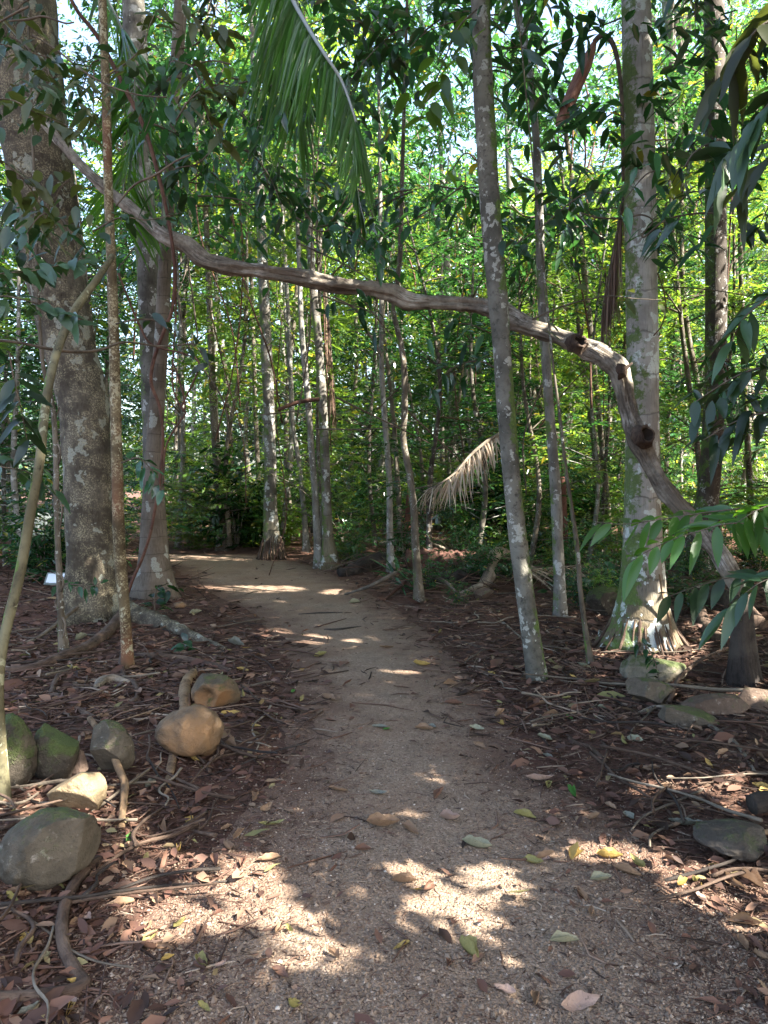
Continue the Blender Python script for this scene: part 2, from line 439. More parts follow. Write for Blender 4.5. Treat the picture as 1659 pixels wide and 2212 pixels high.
def gravel():
    t = NT('gravel_path_surface'); v = t.objc()
    vo = t.n('ShaderNodeTexVoronoi', Scale=75.0); t.set(vo.inputs['Vector'], v)
    sep = t.n('ShaderNodeSeparateColor'); t.set(sep.inputs[0], vo.outputs['Color'])
    vb = t.n('ShaderNodeTexVoronoi', Scale=150.0); t.set(vb.inputs['Vector'], v)
    sb = t.n('ShaderNodeSeparateColor'); t.set(sb.inputs[0], vb.outputs['Color'])
    col = t.ramp(sep.outputs[0], [(0, (.13, .095, .067)), (.5, (.225, .163, .117)), (.85, (.285, .212, .155)), (1, (.39, .30, .23))])
    c2 = t.ramp(sb.outputs[0], [(0, (.12, .086, .061)), (.6, (.205, .147, .106)), (1, (.31, .235, .175))])
    col = t.mix(.5, col, c2)
    col = t.mix(t.math('MULTIPLY', t.step(t.noise(v, 1.3, 5), .4, .65), .5), col, (.175, .106, .068))
    col = t.mix(t.math('MULTIPLY', t.step(t.noise(v, 3.1, 6, .7), .48, .68), .5), col, (.122, .089, .064))
    e = t.n('ShaderNodeAttribute', _attribute_name='edge').outputs['Fac']
    ef = t.step(t.math('ADD', e, t.math('MULTIPLY', t.math('SUBTRACT', t.noise(v, 3.5, 7, .75), .5), 1.5)), .3, 1.0)
    col = t.mix(t.math('MULTIPLY', ef, .85), col, t.mix(t.noise(v, 70, 4, .75), (.075, .039, .027), (.13, .08, .056)))
    h = t.math('ADD', t.math('MULTIPLY', vo.outputs['Distance'], -1.0), t.math('MULTIPLY', vb.outputs['Distance'], -.6))
    h = t.math('ADD', h, t.math('MULTIPLY', t.noise(v, 12, 5), .7))
    return t.done(t.pbr(col, .9, t.bump(h, .7, .012), .2))

xs = np.unique(np.concatenate([np.linspace(-300, -30, 12), np.linspace(-30, -7, 47), np.linspace(-7, 7, 281), np.linspace(7, 30, 47), np.linspace(30, 300, 12)]))
ys = np.unique(np.concatenate([np.linspace(-60, -1, 12), np.linspace(-1, 11, 241), np.linspace(11, 24, 80), np.linspace(24, 70, 40), np.linspace(70, 400, 10)]))
kind(obj('ground', grid_mesh('ground', xs, ys, hgt), soil()), 'structure')

pys = np.concatenate([np.linspace(-4, 1.5, 12), np.linspace(1.5, 16, 240), np.linspace(16, PEND, 10)[1:]])
NC = 41; PVs, PE = [], []
for y in pys:
    l, r = float(np.interp(y, PY, PL)), float(np.interp(y, PY, PR))
    l += .10 * mnoise.noise((y * 1.3, 0, 1)) + .06 * mnoise.noise((y * 5, 0, 2)); r += .12 * mnoise.noise((y * 1.3, 5, 1)) + .07 * mnoise.noise((y * 5, 5, 2))
    for k in range(NC):
        t = k / (NC - 1); x = l + (r - l) * t
        PVs.append((x, y, H(x, y) + .005)); PE.append(1 - min(1, min(t, 1 - t) * (r - l) / .95))
i = np.arange(len(pys) * NC).reshape(len(pys), NC)
pm = mesh_np('gravel_path', PVs, [np.stack([i[:-1, :-1], i[:-1, 1:], i[1:, 1:], i[1:, :-1]], -1).reshape(-1, 4)])
a = pm.attributes.new('edge', 'FLOAT', 'POINT'); a.data.foreach_set('value', np.array(PE, np.float32))
kind(obj('path', pm, gravel()), 'structure')

def water():
    t = NT('creek_water'); v = t.objc()
    return t.done(t.pbr((.05, .06, .06), .08, t.bump(t.noise(v, 4, 3), .08, .02), .6))
wb = MB(); pts = []
for k in range(40):
    an = 2 * PI * k / 40; pts.append((-17 + (9.3 + .5 * mnoise.noise((k * .9, 2, 2))) * math.cos(an), 29 + (13 + mnoise.noise((k * .7, 4, 2))) * math.sin(an), 0))
pts = [(x, y, H(x, y) + .06) for x, y, z in pts]
c = np.mean(pts, 0); wz = .10
wb.add(np.vstack([[[c[0], c[1], wz]], [[x, y, wz] for x, y, z in pts]]), [np.array([[0, 1 + k, 1 + (k + 1) % 40] for k in range(40)])])
kind(obj('water', wb.mesh('water'), water()), 'structure')
def in_water(x, y, m=.5): return ((x + 17) / (9.3 + m)) ** 2 + ((y - 29) / (13 + m)) ** 2 < 1

# ------------------------------------------------------------------ loose stuff that nobody could count
def scatter(n, ylo, yhi, xlo=-180, xhi=1840, power=1.0):
    y = ylo + (yhi - ylo) * RNG.random(n) ** power; x = RNG.uniform(xlo, xhi, n)
    return gnd_np(x, y)

# pebbles in the gravel
x, y = scatter(60000, 1420, 2330, -150, 1820, .8)
d = pathd(x, y); keep = (d < -.02) | (RNG.random(len(x)) < np.clip(.30 - d * .5, .04, .3))
x, y = x[keep], y[keep]; n = len(x)
T = np.array([[1, 0, 0], [0, 1, 0], [-1, 0, 0], [0, -1, 0], [0, 0, 1], [0, 0, -1.]])
rs = RNG.gamma(3.0, .0010, n) + .0012
V = T[None] * RNG.uniform(.6, 1.25, (n, 6, 1)) * rs[:, None, None] * np.array([1, 1, .7]) + RNG.normal(0, .18, (n, 6, 3)) * rs[:, None, None]
a = RNG.uniform(0, 6.28, n); ca, sa = np.cos(a)[:, None], np.sin(a)[:, None]
V = np.stack([V[..., 0] * ca - V[..., 1] * sa, V[..., 0] * sa + V[..., 1] * ca, V[..., 2]], -1)
V += np.stack([x, y, hgt(x, y) + .005 + rs * .25], -1)[:, None]
fi = np.array([[0, 1, 4], [1, 2, 4], [2, 3, 4], [3, 0, 4], [1, 0, 5], [2, 1, 5], [3, 2, 5], [0, 3, 5]])
kind(obj('gravel_stones', mesh_np('gravel_stones', V.reshape(-1, 3), [(np.arange(n)[:, None, None] * 6 + fi).reshape(-1, 3)], False),
         islemat('pebbles', [(0, (.085, .065, .052)), (.55, (.165, .12, .087)), (.92, (.225, .17, .122)), (.985, (.30, .24, .19)), (1, (.42, .37, .31))], .8)), 'stuff')

def strips(x, y, L, R, lift, bend=.12, pitch=.12):
    """little 3-sided sticks lying about"""
    n = len(x); a = RNG.uniform(0, 6.28, n)
    d = np.stack([np.cos(a), np.sin(a), RNG.normal(0, pitch, n)], -1); d = unit(d)
    s = np.stack([-np.sin(a), np.cos(a), np.zeros(n)], -1); u = np.cross(d, s)
    c = np.stack([x, y, hgt(x, y) + .004 + lift], -1)
    bd = RNG.normal(0, bend, n)[:, None] * L[:, None]
    V = []
    for k, (t, w) in enumerate([(-.5, .7), (0, 1), (.5, .5)]):
        m = c + d * (L * t)[:, None] + s * bd * (0 if k != 1 else 1)
        for an in (0, 2.09, 4.19):
            V.append(m + s * (math.cos(an) * R * w)[:, None] + u * (math.sin(an) * R * w)[:, None])
    V = np.stack(V, 1).reshape(-1, 3); q = []
    for k in range(2):
        for j in range(3):
            q.append([k * 3 + j, k * 3 + (j + 1) % 3, k * 3 + 3 + (j + 1) % 3, k * 3 + 3 + j])
    return V, [(np.arange(n)[:, None, None] * 9 + np.array(q)).reshape(-1, 4)]

mb = MB()
for (n, ylo, yhi, L0, R0, lift, onp) in [(60000, 1200, 2330, .028, .0022, .004, .10), (13000, 1185, 2330, .06, .0028, .006, .025), (1500, 1172, 2200, .2, .0048, .014, .006), (800, 1160, 1600, .42, .007, .03, .0)]:
    x, y = scatter(n, ylo, yhi)
    d = pathd(x, y); k = (RNG.random(n) < np.clip(onp + sm(-.55, .45, d + RNG.normal(0, .3, n)) * .95, 0, 1)) & ~np.array([in_water(a, b, 0) for a, b in zip(x, y)])
    x, y = x[k], y[k]; m = len(x)
    mb.add(*strips(x, y, L0 * RNG.uniform(.45, 1.5, m), R0 * RNG.uniform(.5, 1.5, m), lift * RNG.random(m)))
for (n, L0, R0) in [(16000, .10, .0042), (5000, .22, .006)]:
    x, y = scatter(n, 1178, 1580); k = RNG.random(n) < np.clip(sm(-.3, .5, pathd(x, y) + RNG.normal(0, .18, n)), .015, 1); x, y = x[k], y[k]; m = len(x)
    mb.add(*strips(x, y, L0 * RNG.uniform(.4, 1.6, m), R0 * RNG.uniform(.5, 1.5, m), .012 * RNG.random(m)))
x, y = scatter(1700, 1165, 1300); k = pathd(x, y) > .1; x, y = x[k], y[k]; m = len(x)
mb.add(*strips(x, y, RNG.uniform(.3, 1.3, m), RNG.uniform(.004, .010, m), .2 * RNG.random(m), .1, .32))
kind(obj('twig_litter', mb.mesh('twig_litter'), islemat('litter_twigs', [(0, (.022, .014, .01)), (.5, (.078, .043, .031)), (.85, (.14, .085, .061)), (.97, (.22, .165, .12)), (1, (.32, .26, .2))])), 'stuff')

x, y = scatter(13000, 1172, 2330); x2, y2 = scatter(7000, 1172, 1560); x = np.concatenate([x, x2]); y = np.concatenate([y, y2])
d = pathd(x, y); k = RNG.random(len(x)) < np.clip(.016 + sm(-.3, .5, d + RNG.normal(0, .2, len(x))) * .95, 0, 1); x, y = x[k], y[k]; n = len(x)
a = RNG.uniform(0, 6.28, n); dv = np.stack([np.cos(a), np.sin(a), RNG.normal(.0, .25, n)], -1)
nv = RNG.normal(0, .45, (n, 3)) + [0, 0, 1]
L = (RNG.gamma(4, .0115, n) + .012) * np.where(y > 5, 1.35, 1)
V, f = leaves_full(np.stack([x, y, hgt(x, y) + .012 + .012 * RNG.random(n)], -1), dv, nv, L, L * RNG.uniform(.3, .5, n), 0.05, .35, 2, .12)
kind(obj('leaf_litter', mesh_np('leaf_litter', V, f), islemat('litter_leaves', [(0, (.025, .014, .01)), (.5, (.088, .043, .031)), (.82, (.15, .083, .057)), (.95, (.21, .14, .09)), (1, (.17, .16, .06))], .7, .3, .1)), 'stuff')

# ------------------------------------------------------------------ rocks
import bmesh
def rock(name, label, px, w, h, mat, seed, flat=.75, ang=0.0, tilt=0.0, depth=.8, sink=.12, group=None, lean=0.0, pointy=0.0):
    """px = (centre x, bottom row); w,h in photo pixels"""
    g = gnd(*px); Y = g[1]; s = Y / F
    W, Hh = w * s / 2, h * s / 2
    bm = bmesh.new(); bmesh.ops.create_icosphere(bm, subdivisions=5, radius=1.0)
    rr = random.Random(seed)
    cuts = []
    for k in range(int(ang)):
        v = Vector((rr.gauss(0, 1), rr.gauss(0, 1), rr.gauss(0, .8))).normalized(); cuts.append((v, rr.uniform(.48, .76)))
    for v in bm.verts:
        p = v.co.copy()
        p *= 1 + .17 * mnoise.noise(p * 1.1 + Vector((seed * 3.3, 0, 0))) + .05 * mnoise.noise(p * 3.3 + Vector((seed, 9, 0))) + .03 * mnoise.noise(p * 7 + Vector((0, seed, 0))) + .016 * mnoise.noise(p * 17) - .05 * max(0, mnoise.noise(p * 2.3 + Vector((5, seed, 2))) - .25) 
        for c, dd in cuts:
            k = p.dot(c)
            if k > dd: p -= c * (k - dd) * .97
        if lean: p.z *= 1 + lean * p.x
        if pointy: p.x *= 1 - pointy * max(0, p.z) ; p.y *= 1 - pointy * max(0, p.z)
        v.co = p
    zs = [v.co.z for v in bm.verts]; xs_ = [v.co.x for v in bm.verts]
    kx, kz = 2 / (max(xs_) - min(xs_)), 2 / (max(zs) - min(zs))
    ct, st = math.cos(tilt), math.sin(tilt)
    for v in bm.verts:
        x_, y_, z_ = v.co.x * kx * W, v.co.y * W * depth, v.co.z * kz * Hh
        v.co = (x_ * ct + z_ * st, y_, -x_ * st + z_ * ct)
    me = bpy.data.meshes.new(name); bm.to_mesh(me); bm.free()
    for p in me.polygons: p.use_smooth = True
    o = obj(name, me, mat); o.location = (g[0], Y + W * depth * .6, Hh * (1 - sink) + H(g[0], Y + .2))
    return tag(o, label, 'rock', group)

R_tan = rockmat('rock_tan', (.20, .135, .08), (.30, .21, .13), 0, (.2, .115, .055))
R_green = rockmat('rock_mossy', (.075, .062, .045), (.12, .10, .075), .62)
R_olive = rockmat('rock_olive', (.095, .08, .055), (.155, .13, .095), .3)
R_yellow = rockmat('rock_yellow', (.25, .18, .10), (.33, .25, .15), .05)
R_grey = rockmat('rock_grey', (.15, .12, .085), (.21, .17, .125), .34)
R_brown = rockmat('rock_brown', (.15, .10, .07), (.22, .155, .115), .1)
R_dark = rockmat('rock_dark', (.085, .072, .06), (.125, .108, .09), .1)
R_pale = rockmat('rock_pale_mossy', (.26, .23, .16), (.36, .32, .24), .45)
rock('boulder', 'smooth rounded tan boulder beside the path, in front of the hollowed boulder', (403, 1652), 146, 122, R_tan, 3, tilt=.05, depth=.85, lean=.16, ang=1)
rock('boulder', 'green mossy boulder cut by the left edge of the photo', (14, 1738), 104, 180, R_green, 5, depth=.9)
rock('boulder', 'dark green mossy boulder, middle one of the three in a row', (112, 1716), 104, 136, R_green, 8, ang=2, depth=.9, pointy=.12)
rock('boulder', 'olive mossy boulder with a bent root leaning over it', (227, 1706), 92, 122, R_olive, 12, ang=3, depth=.9)
rock('boulder', 'dark olive large oval boulder dappled by sun at the lower left', (85, 1940), 232, 168, R_olive, 15, ang=3, tilt=-.32, depth=.75, sink=.16)
rock('rock', 'pale yellow angular rock with chipped faces behind the large oval boulder', (155, 1785), 130, 100, R_yellow, 21, ang=7, depth=.7)
rock('rock', 'small dark brown rock wedged between two mossy boulders', (163, 1706), 52, 66, R_brown, 23, ang=4, depth=.6)
rock('boulder', 'pale mossy boulder at the foot of the flared palm trunk', (1424, 1484), 142, 70, R_pale, 31, ang=6, sink=.28, depth=.8)
rock('boulder', 'grey green slab of rock below the pale mossy boulder', (1420, 1538), 118, 56, R_grey, 33, ang=7, sink=.28, depth=.7, tilt=.25)
rock('rock', 'flat smooth grey rock behind the forked fallen stick', (1492, 1584), 136, 46, R_grey, 36, ang=6, sink=.28, depth=.8, tilt=.22)
rock('boulder', 'brown angular boulder at the right, sunlit along its top', (1575, 1564), 150, 54, R_brown, 39, ang=9, sink=.28, depth=.7)
rock('boulder', 'rough brown boulder cut by the right edge of the photo', (1650, 1550), 130, 62, R_brown, 44, ang=7, sink=.28, depth=.8)
rock('boulder', 'flat dark grey boulder under the log end at the right edge', (1610, 1866), 176, 62, R_dark, 47, ang=5, depth=.9, tilt=.05, sink=.3)
rock('rock', 'small brown rock beside the curved grey dead limb', (1046, 1304), 44, 26, R_brown, 51, ang=4)
rock('rock', 'dark mossy rock behind the flared palm trunk on its left', (1312, 1336), 80, 66, R_green, 53, ang=2)
rock('rock', 'small tan stone near the foot of the twin ringed trunks', (388, 1332), 26, 16, R_tan, 55)

# the hollowed boulder: shell with a real cavity
g = gnd(455, 1545); s = g[1] / F
bm = bmesh.new(); bmesh.ops.create_icosphere(bm, subdivisions=5, radius=1.0)
cdir = Vector((-.25, -.9, -.1)).normalized(); dark = []
for v in bm.verts:
    p = v.co.copy(); ang_ = p.angle(cdir)
    p *= 1 + .16 * mnoise.noise(p * 1.2 + Vector((91, 0, 0))) + .05 * mnoise.noise(p * 4)
    for c, dd in ((Vector((.8, -.5, -.1)).normalized(), .72), (Vector((-.3, -.2, .9)).normalized(), .78), (Vector((-.8, -.3, .3)).normalized(), .8)):
        k = p.dot(c)
        if k > dd: p -= c * (k - dd) * .9
    k = max(0, 1 - ang_ / (.62 + .16 * mnoise.noise(v.co * 2.5))) 
    p *= 1 - .62 * min(1, k * 2.4)
    v.co = (p.x * 52 * s * 1.05, p.y * 42 * s, p.z * 45 * s)
me = bpy.data.meshes.new('boulder'); bm.to_mesh(me); bm.free()
for p in me.polygons: p.use_smooth = True
o = obj('boulder', me, rockmat('rock_hollowed', (.12, .095, .065), (.2, .155, .1), .25, (.2, .105, .045))); o.location = (g[0], g[1] + .12, 37 * s); o.rotation_euler = (0, .35, 0)
tag(o, 'hollowed out boulder with a broken rusty cavity facing the path', 'rock')
# ------------------------------------------------------------------ trunks measured in the photo
def px_tube(pts, Y, n=40, sides=12, dY=None, **kw):
    """pts (x, row, width px) -> tube at distance Y (dY: extra distance per point)"""
    P = []
    for k, (x, y, w) in enumerate(pts):
        yy = Y + (dY[k] if dY else 0)
        p = at(x, y, yy); P.append((*p, w * yy / F / 2))
    C = catmull(P, n)
    return tube(C[:, :3], np.maximum(C[:, 3], .0015), sides, **kw)

def crown_mesh(rng, S, rad, zc, L, W, k=8, tw=.42, flat=.55):
    """a crown: leaf sprays gathered in clumps with gaps between"""
    cl = rng.normal(0, 1, (max(4, S // 22), 3)) * [rad * .55, rad * .55, rad * flat * .6]
    c = cl[rng.integers(0, len(cl), S)] + rng.normal(0, 1, (S, 3)) * [.42, .42, .3]
    A = rng.normal(0, 1, (S, 3)) + unit(c) * .8; A[:, 2] *= .5
    c[:, 2] += zc
    return sprays(c, A, k, tw, L, W, rng=rng)

CROWNS = {}
def shared_crown(mat, v):
    if (mat, v) not in CROWNS:
        r = np.random.default_rng(100 + v)
        CROWNS[(mat, v)] = mesh_np('crown', *crown_mesh(r, 300, 2.3, 0, .17, .065))
        CROWNS[(mat, v)].materials.append(M[mat])
    return CROWNS[(mat, v)]

def trunk(name, label, pts, mat, Ybase=None, top=11.0, crown='leaf', dY=None, flare=.7, fh=.25, sides=16, n=60, bump=.05, cat='tree', group=None, jag=0, seed=0, part='trunk', cscale=1.0):
    g = gnd(pts[-1][0], pts[-1][1]); Y = Ybase or g[1]
    P = []
    for k, (x, y, w) in enumerate(reversed(pts)):
        yy = Y + (list(reversed(dY))[k] if dY else 0)
        P.append((*at(x, y, yy), w * yy / F / 2))
    P = np.array(P); P[0, 2] = H(P[0, 0], P[0, 1]) - .03
    root = thing(name, label, cat, (P[0, 0], P[0, 1], P[0, 2] + .03), group)
    a, b = P[-2], P[-1]
    if top and b[2] < top:
        dirv = (b[:3] - a[:3]) / max(b[2] - a[2], .1); dirv[:2] = np.clip(dirv[:2], -.12, .12)
        ext = [np.array([*(b[:3] + dirv * (top - b[2]) * f), b[3] * (1 - .5 * f)]) for f in (.5, 1.0)]
        P = np.vstack([P, ext])
    C = catmull(P, n)
    # close rings near the base so that a flare has shape
    mb = MB(); mb.add(*tube(C[:, :3], C[:, 3], sides, bump, 3.0, seed or random.randint(1, 99), flare, fh, jag=jag))
    tip = C[-1, :3]
    if crown:
        for k in range(5):
            an = k * 1.26 + random.random(); e = tip + np.array([math.cos(an) * 1.4, math.sin(an) * 1.4, random.uniform(-.2, 1.2)])
            s = C[-1 - random.randint(2, 8), :3]
            m = (s + e) / 2 + np.array([0, 0, .25]); mb.add(*tube(catmull(np.array([s, m, e]), 8), np.linspace(C[-1, 3] * .6, .012, 8), 6))
    child(part, mb.mesh(part), M[mat], root)
    if crown:
        o = bpy.data.objects.new('crown', shared_crown(crown, random.randint(0, 2))); COL.objects.link(o); o.parent = root
        o.location = Vector(tip) - Vector(root.location) + Vector((0, 0, .3)); o.rotation_euler = (0, 0, random.uniform(0, 6)); o.scale = (cscale,) * 3
    return root

T1 = trunk('forest_tree', 'largest tree in the photo, thick leaning mossy speckled trunk at the left',
      [(38, 0, 150), (55, 150, 146), (80, 330, 138), (112, 553, 126), (148, 740, 108), (180, 880, 103), (192, 1050, 101), (198, 1206, 104), (202, 1345, 122)],
      'bark_big', top=13, flare=.35, fh=.35, sides=32, n=90, bump=.09, seed=3)
T2 = trunk('forest_tree', 'mottled grey trunk rising just behind the pale ringed palm stem at the left',
      [(288, 0, 46), (298, 200, 48), (306, 400, 49), (318, 553, 48), (326, 800, 42), (333, 1050, 44), (338, 1180, 48), (345, 1278, 62)], 'bark_mottle', top=12, sides=20, flare=.4)
T2b = trunk('palm_tree', 'pale ringed palm stem leaning right toward its top, on the left by the path',
      [(391, 0, 27), (380, 170, 26), (370, 330, 26), (361, 480, 27), (354, 620, 28), (345, 790, 31), (334, 960, 36), (331, 1106, 50), (333, 1200, 62), (338, 1296, 88)], 'bark_ring', top=12, sides=20, flare=.5, fh=.3)
trunk('sapling', 'slim straight pole trunk with lichen bands and a brown muddy foot, front left',
      [(221, 0, 17), (229, 200, 18), (234, 400, 19), (240, 553, 20), (246, 720, 22), (250, 900, 23), (254, 1050, 24), (259, 1200, 25), (271, 1340, 23), (277, 1462, 27)], 'bark_pole', top=9, flare=.3, fh=.1, sides=16, n=90, bump=.08)
trunk('sapling', 'smooth greenish young stem arching across the left foreground',
      [(243, 553, 12), (205, 610, 15), (165, 665, 17), (140, 715, 18), (117, 780, 18), (99, 870, 19), (85, 1000, 20), (66, 1106, 21), (43, 1239, 22), (18, 1340, 22), (2, 1420, 22), (-4, 1500, 23), (2, 1620, 25), (10, 1765, 29)],
      'bark_lean', top=0, crown=None, dY=[1.6, 1.4, 1.2, 1.0, .8, .6, .4, .3, .2, .1, 0, 0, 0, 0], flare=.2, fh=.1, n=80)
trunk('sapling', 'thin brown stem wound by a twisting vine behind the arching green stem',
      [(80, 560, 7), (85, 700, 8), (95, 800, 9), (113, 870, 10), (121, 980, 12), (122, 1106, 12), (128, 1240, 13), (132, 1330, 14), (140, 1436, 17)], 'bark_thin', top=7, n=60)
trunk('sapling', 'thin crooked stem standing against the foot of the largest trunk',
      [(142, 1040, 7), (143, 1140, 8), (152, 1230, 8), (160, 1290, 9), (168, 1338, 11)], 'bark_thin', top=6, crown=None)
trunk('forest_tree', 'dark leaning trunk near the left edge beyond the rail', [(-10, 820, 22), (14, 940, 24), (30, 1060, 26), (38, 1180, 30)], 'bark_far', top=9, flare=.4)
trunk('forest_tree', 'slanting rough grey trunk with lichen in the right middle, in front of the arched branch',
      [(1038, 0, 40), (1043, 150, 42), (1050, 300, 43), (1059, 450, 43), (1067, 553, 43), (1082, 720, 40), (1093, 880, 39), (1105, 1030, 38), (1119, 1160, 39), (1134, 1280, 40), (1150, 1390, 42), (1163, 1478, 46)],
      'bark_slant', top=11, flare=.18, fh=.12, sides=24, n=110, bump=.09, seed=5)
T8 = trunk('palm_tree', 'stout pale palm trunk spotted with white lichen and green moss, flared at the foot',
      [(1374, 0, 60), (1377, 150, 62), (1380, 300, 64), (1383, 450, 65), (1385, 600, 65), (1388, 750, 66), (1388, 900, 68), (1388, 1040, 74), (1388, 1160, 82), (1388, 1250, 94), (1387, 1300, 108), (1387, 1345, 136), (1386, 1385, 176), (1386, 1410, 196)],
      'bark_palm', top=12, flare=.0, sides=36, n=120, bump=.03, jag=.10, seed=9)
trunk('palm_tree', 'dark spotted straight trunk at the right behind the drooping leaves',
      [(1542, 0, 41), (1545, 200, 42), (1546, 420, 43), (1547, 620, 44), (1546, 780, 44), (1542, 900, 44), (1534, 1020, 45), (1522, 1120, 50), (1504, 1200, 66), (1490, 1258, 84)], 'bark_dark', top=13, flare=.2, sides=24, n=70)
trunk('sapling', 'thin pale trunk curving up left of the stout pale palm',
      [(1115, 0, 17), (1132, 90, 17), (1145, 170, 16), (1158, 300, 16), (1164, 430, 18), (1167, 553, 19), (1174, 700, 20), (1188, 900, 21), (1200, 1060, 24), (1206, 1200, 24), (1211, 1338, 27)], 'bark_white', top=10, n=70, flare=.3)
trunk('sapling', 'slender bare stem with knuckled joints in front of the right understory',
      [(1186, 700, 5), (1196, 800, 6), (1209, 900, 7), (1223, 1020, 8), (1236, 1106, 9), (1246, 1180, 10), (1253, 1270, 10), (1266, 1370, 11), (1278, 1455, 13)], 'bark_thin', top=6, n=60, bump=.2)
trunk('sapling', 'dark thin stem rising to the torn dry palm sheath',
      [(1216, 258, 9), (1224, 300, 10), (1240, 417, 11), (1252, 500, 12), (1263, 600, 12), (1276, 720, 12), (1290, 860, 12), (1302, 980, 12), (1312, 1090, 13), (1318, 1220, 15)], 'bark_thin', top=0, crown=None, n=60)
trunk('sapling', 'straight thin grey trunk right of the centre of the picture',
      [(822, 500, 9), (824, 653, 10), (824, 780, 11), (829, 880, 12), (835, 953, 12), (841, 1040, 13), (842, 1140, 14), (845, 1244, 17)], 'bark_white', top=10)
trunk('sapling', 'wavy thin brown trunk crossing behind the arched branch at the centre',
      [(866, 480, 10), (864, 553, 11), (856, 620, 10), (848, 660, 10), (859, 715, 12), (872, 786, 13), (874, 880, 14), (871, 950, 14), (884, 1020, 15), (894, 1100, 16), (897, 1170, 17), (902, 1240, 18), (906, 1302, 21)], 'bark_thin', top=9, n=80)
trunk('sapling', 'short dark offshoot trunk between the two thin central trunks',
      [(828, 700, 6), (836, 780, 8), (844, 850, 9), (852, 930, 10), (857, 1010, 11), (862, 1100, 12), (864, 1190, 13)], 'bark_thin', Ybase=15.5, top=8)
trunk('palm_tree', 'pale lichen spotted trunk at the bend of the path, sunlit on its right side',
      [(667, 480, 16), (676, 613, 17), (688, 740, 18), (697, 870, 19), (702, 990, 20), (706, 1106, 22), (709, 1170, 27), (713, 1228, 46)], 'bark_palm_grey', top=13, flare=.4, fh=.3, sides=20, n=60)
T14 = trunk('palm_tree', 'palm trunk with a ragged root skirt at the far end of the path',
      [(570, 620, 23), (575, 740, 24), (581, 880, 24), (584, 1000, 26), (584, 1100, 30), (586, 1150, 36), (588, 1186, 48)], 'bark_palm_grey', Ybase=gnd(588, 1208)[1], top=14, flare=.1, jag=.2, sides=24, n=60)
trunk('sapling', 'twisted thin pale stem between the two palm trunks at the bend of the path',
      [(618, 600, 8), (625, 720, 9), (630, 880, 10), (636, 940, 9), (646, 1000, 11), (652, 1060, 11), (658, 1120, 12), (662, 1200, 14)], 'bark_white', top=9)
trunk('forest_tree', 'slim trunk with a sunlit edge just left of the spotted trunk at the bend',
      [(646, 560, 10), (652, 720, 12), (664, 850, 14), (672, 960, 14), (680, 1060, 15), (690, 1228, 20)], 'bark_white', top=12)
trunk('palm_tree', 'grey ringed trunk behind the dry frond, right of centre',
      [(964, 560, 16), (970, 680, 18), (976, 800, 19), (980, 940, 20), (984, 1060, 22), (988, 1150, 26)], 'bark_mottle', top=14)
trunk('sapling', 'thin sunlit trunk, nearer of the pair beyond the ringed palm stem',
      [(452, 700, 8), (456, 800, 10), (466, 900, 11), (472, 1000, 12), (482, 1080, 13), (494, 1165, 15)], 'bark_white', top=12)
trunk('forest_tree', 'brown trunk of the sunlit pair beyond the ringed palm stem',
      [(455, 720, 14), (460, 850, 16), (466, 960, 18), (474, 1060, 20), (484, 1160, 26)], 'bark_thin', Ybase=18, top=13)
trunk('sapling', 'thin straight stem left of the palm trunk at the far end of the path',
      [(544, 620, 8), (548, 760, 9), (552, 900, 10), (558, 1020, 11), (565, 1170, 13)], 'bark_thin', top=11)
trunk('forest_tree', 'far grey trunk in the upper right, left one of a pair', [(1441, 0, 22), (1450, 150, 22), (1454, 400, 23), (1458, 700, 24), (1462, 1140, 30)], 'bark_far', top=17)
trunk('forest_tree', 'far grey trunk in the upper right, right one of a pair', [(1476, 0, 20), (1474, 150, 20), (1474, 400, 21), (1472, 700, 22), (1478, 1130, 28)], 'bark_far', top=17)
trunk('sapling', 'thin dark trunk just right of the pale curving trunk', [(1256, 760, 9), (1268, 850, 11), (1284, 960, 13), (1288, 1060, 14), (1292, 1210, 17)], 'bark_thin', top=9)
trunk('sapling', 'reddish thin stem near the right edge behind the leaf sprays', [(1600, 560, 10), (1606, 760, 12), (1612, 900, 12), (1622, 1100, 14), (1626, 1230, 16)], 'bark_thin', top=9)
trunk('forest_tree', 'pale lichen trunk deep behind the slanting grey trunk', [(1100, 380, 14), (1108, 560, 15), (1112, 760, 16), (1120, 900, 17), (1130, 1160, 24)], 'bark_mottle', top=14)
# dead red stumps
trunk('tree_stump', 'red brown dead trunk sunlit on one side, right of the slanting grey trunk', [(1214, 1030, 17), (1215, 1110, 20), (1217, 1180, 24), (1220, 1234, 30)], 'bark_red', top=0, crown=None, cat='dead tree', flare=.2)
trunk('tree_stump', 'red brown splintered stump behind the wavy thin trunk at the centre', [(886, 1050, 10), (884, 1100, 17), (883, 1150, 19), (882, 1206, 24)], 'bark_red', top=0, crown=None, cat='dead tree', flare=.2)
trunk('tree_stump', 'black rotten stump at the right where the arched branch comes down', [(1584, 1246, 38), (1598, 1285, 44), (1600, 1340, 44), (1603, 1400, 47), (1606, 1478, 60)], 'black_wood', top=0, crown=None, cat='dead tree', bump=.2)

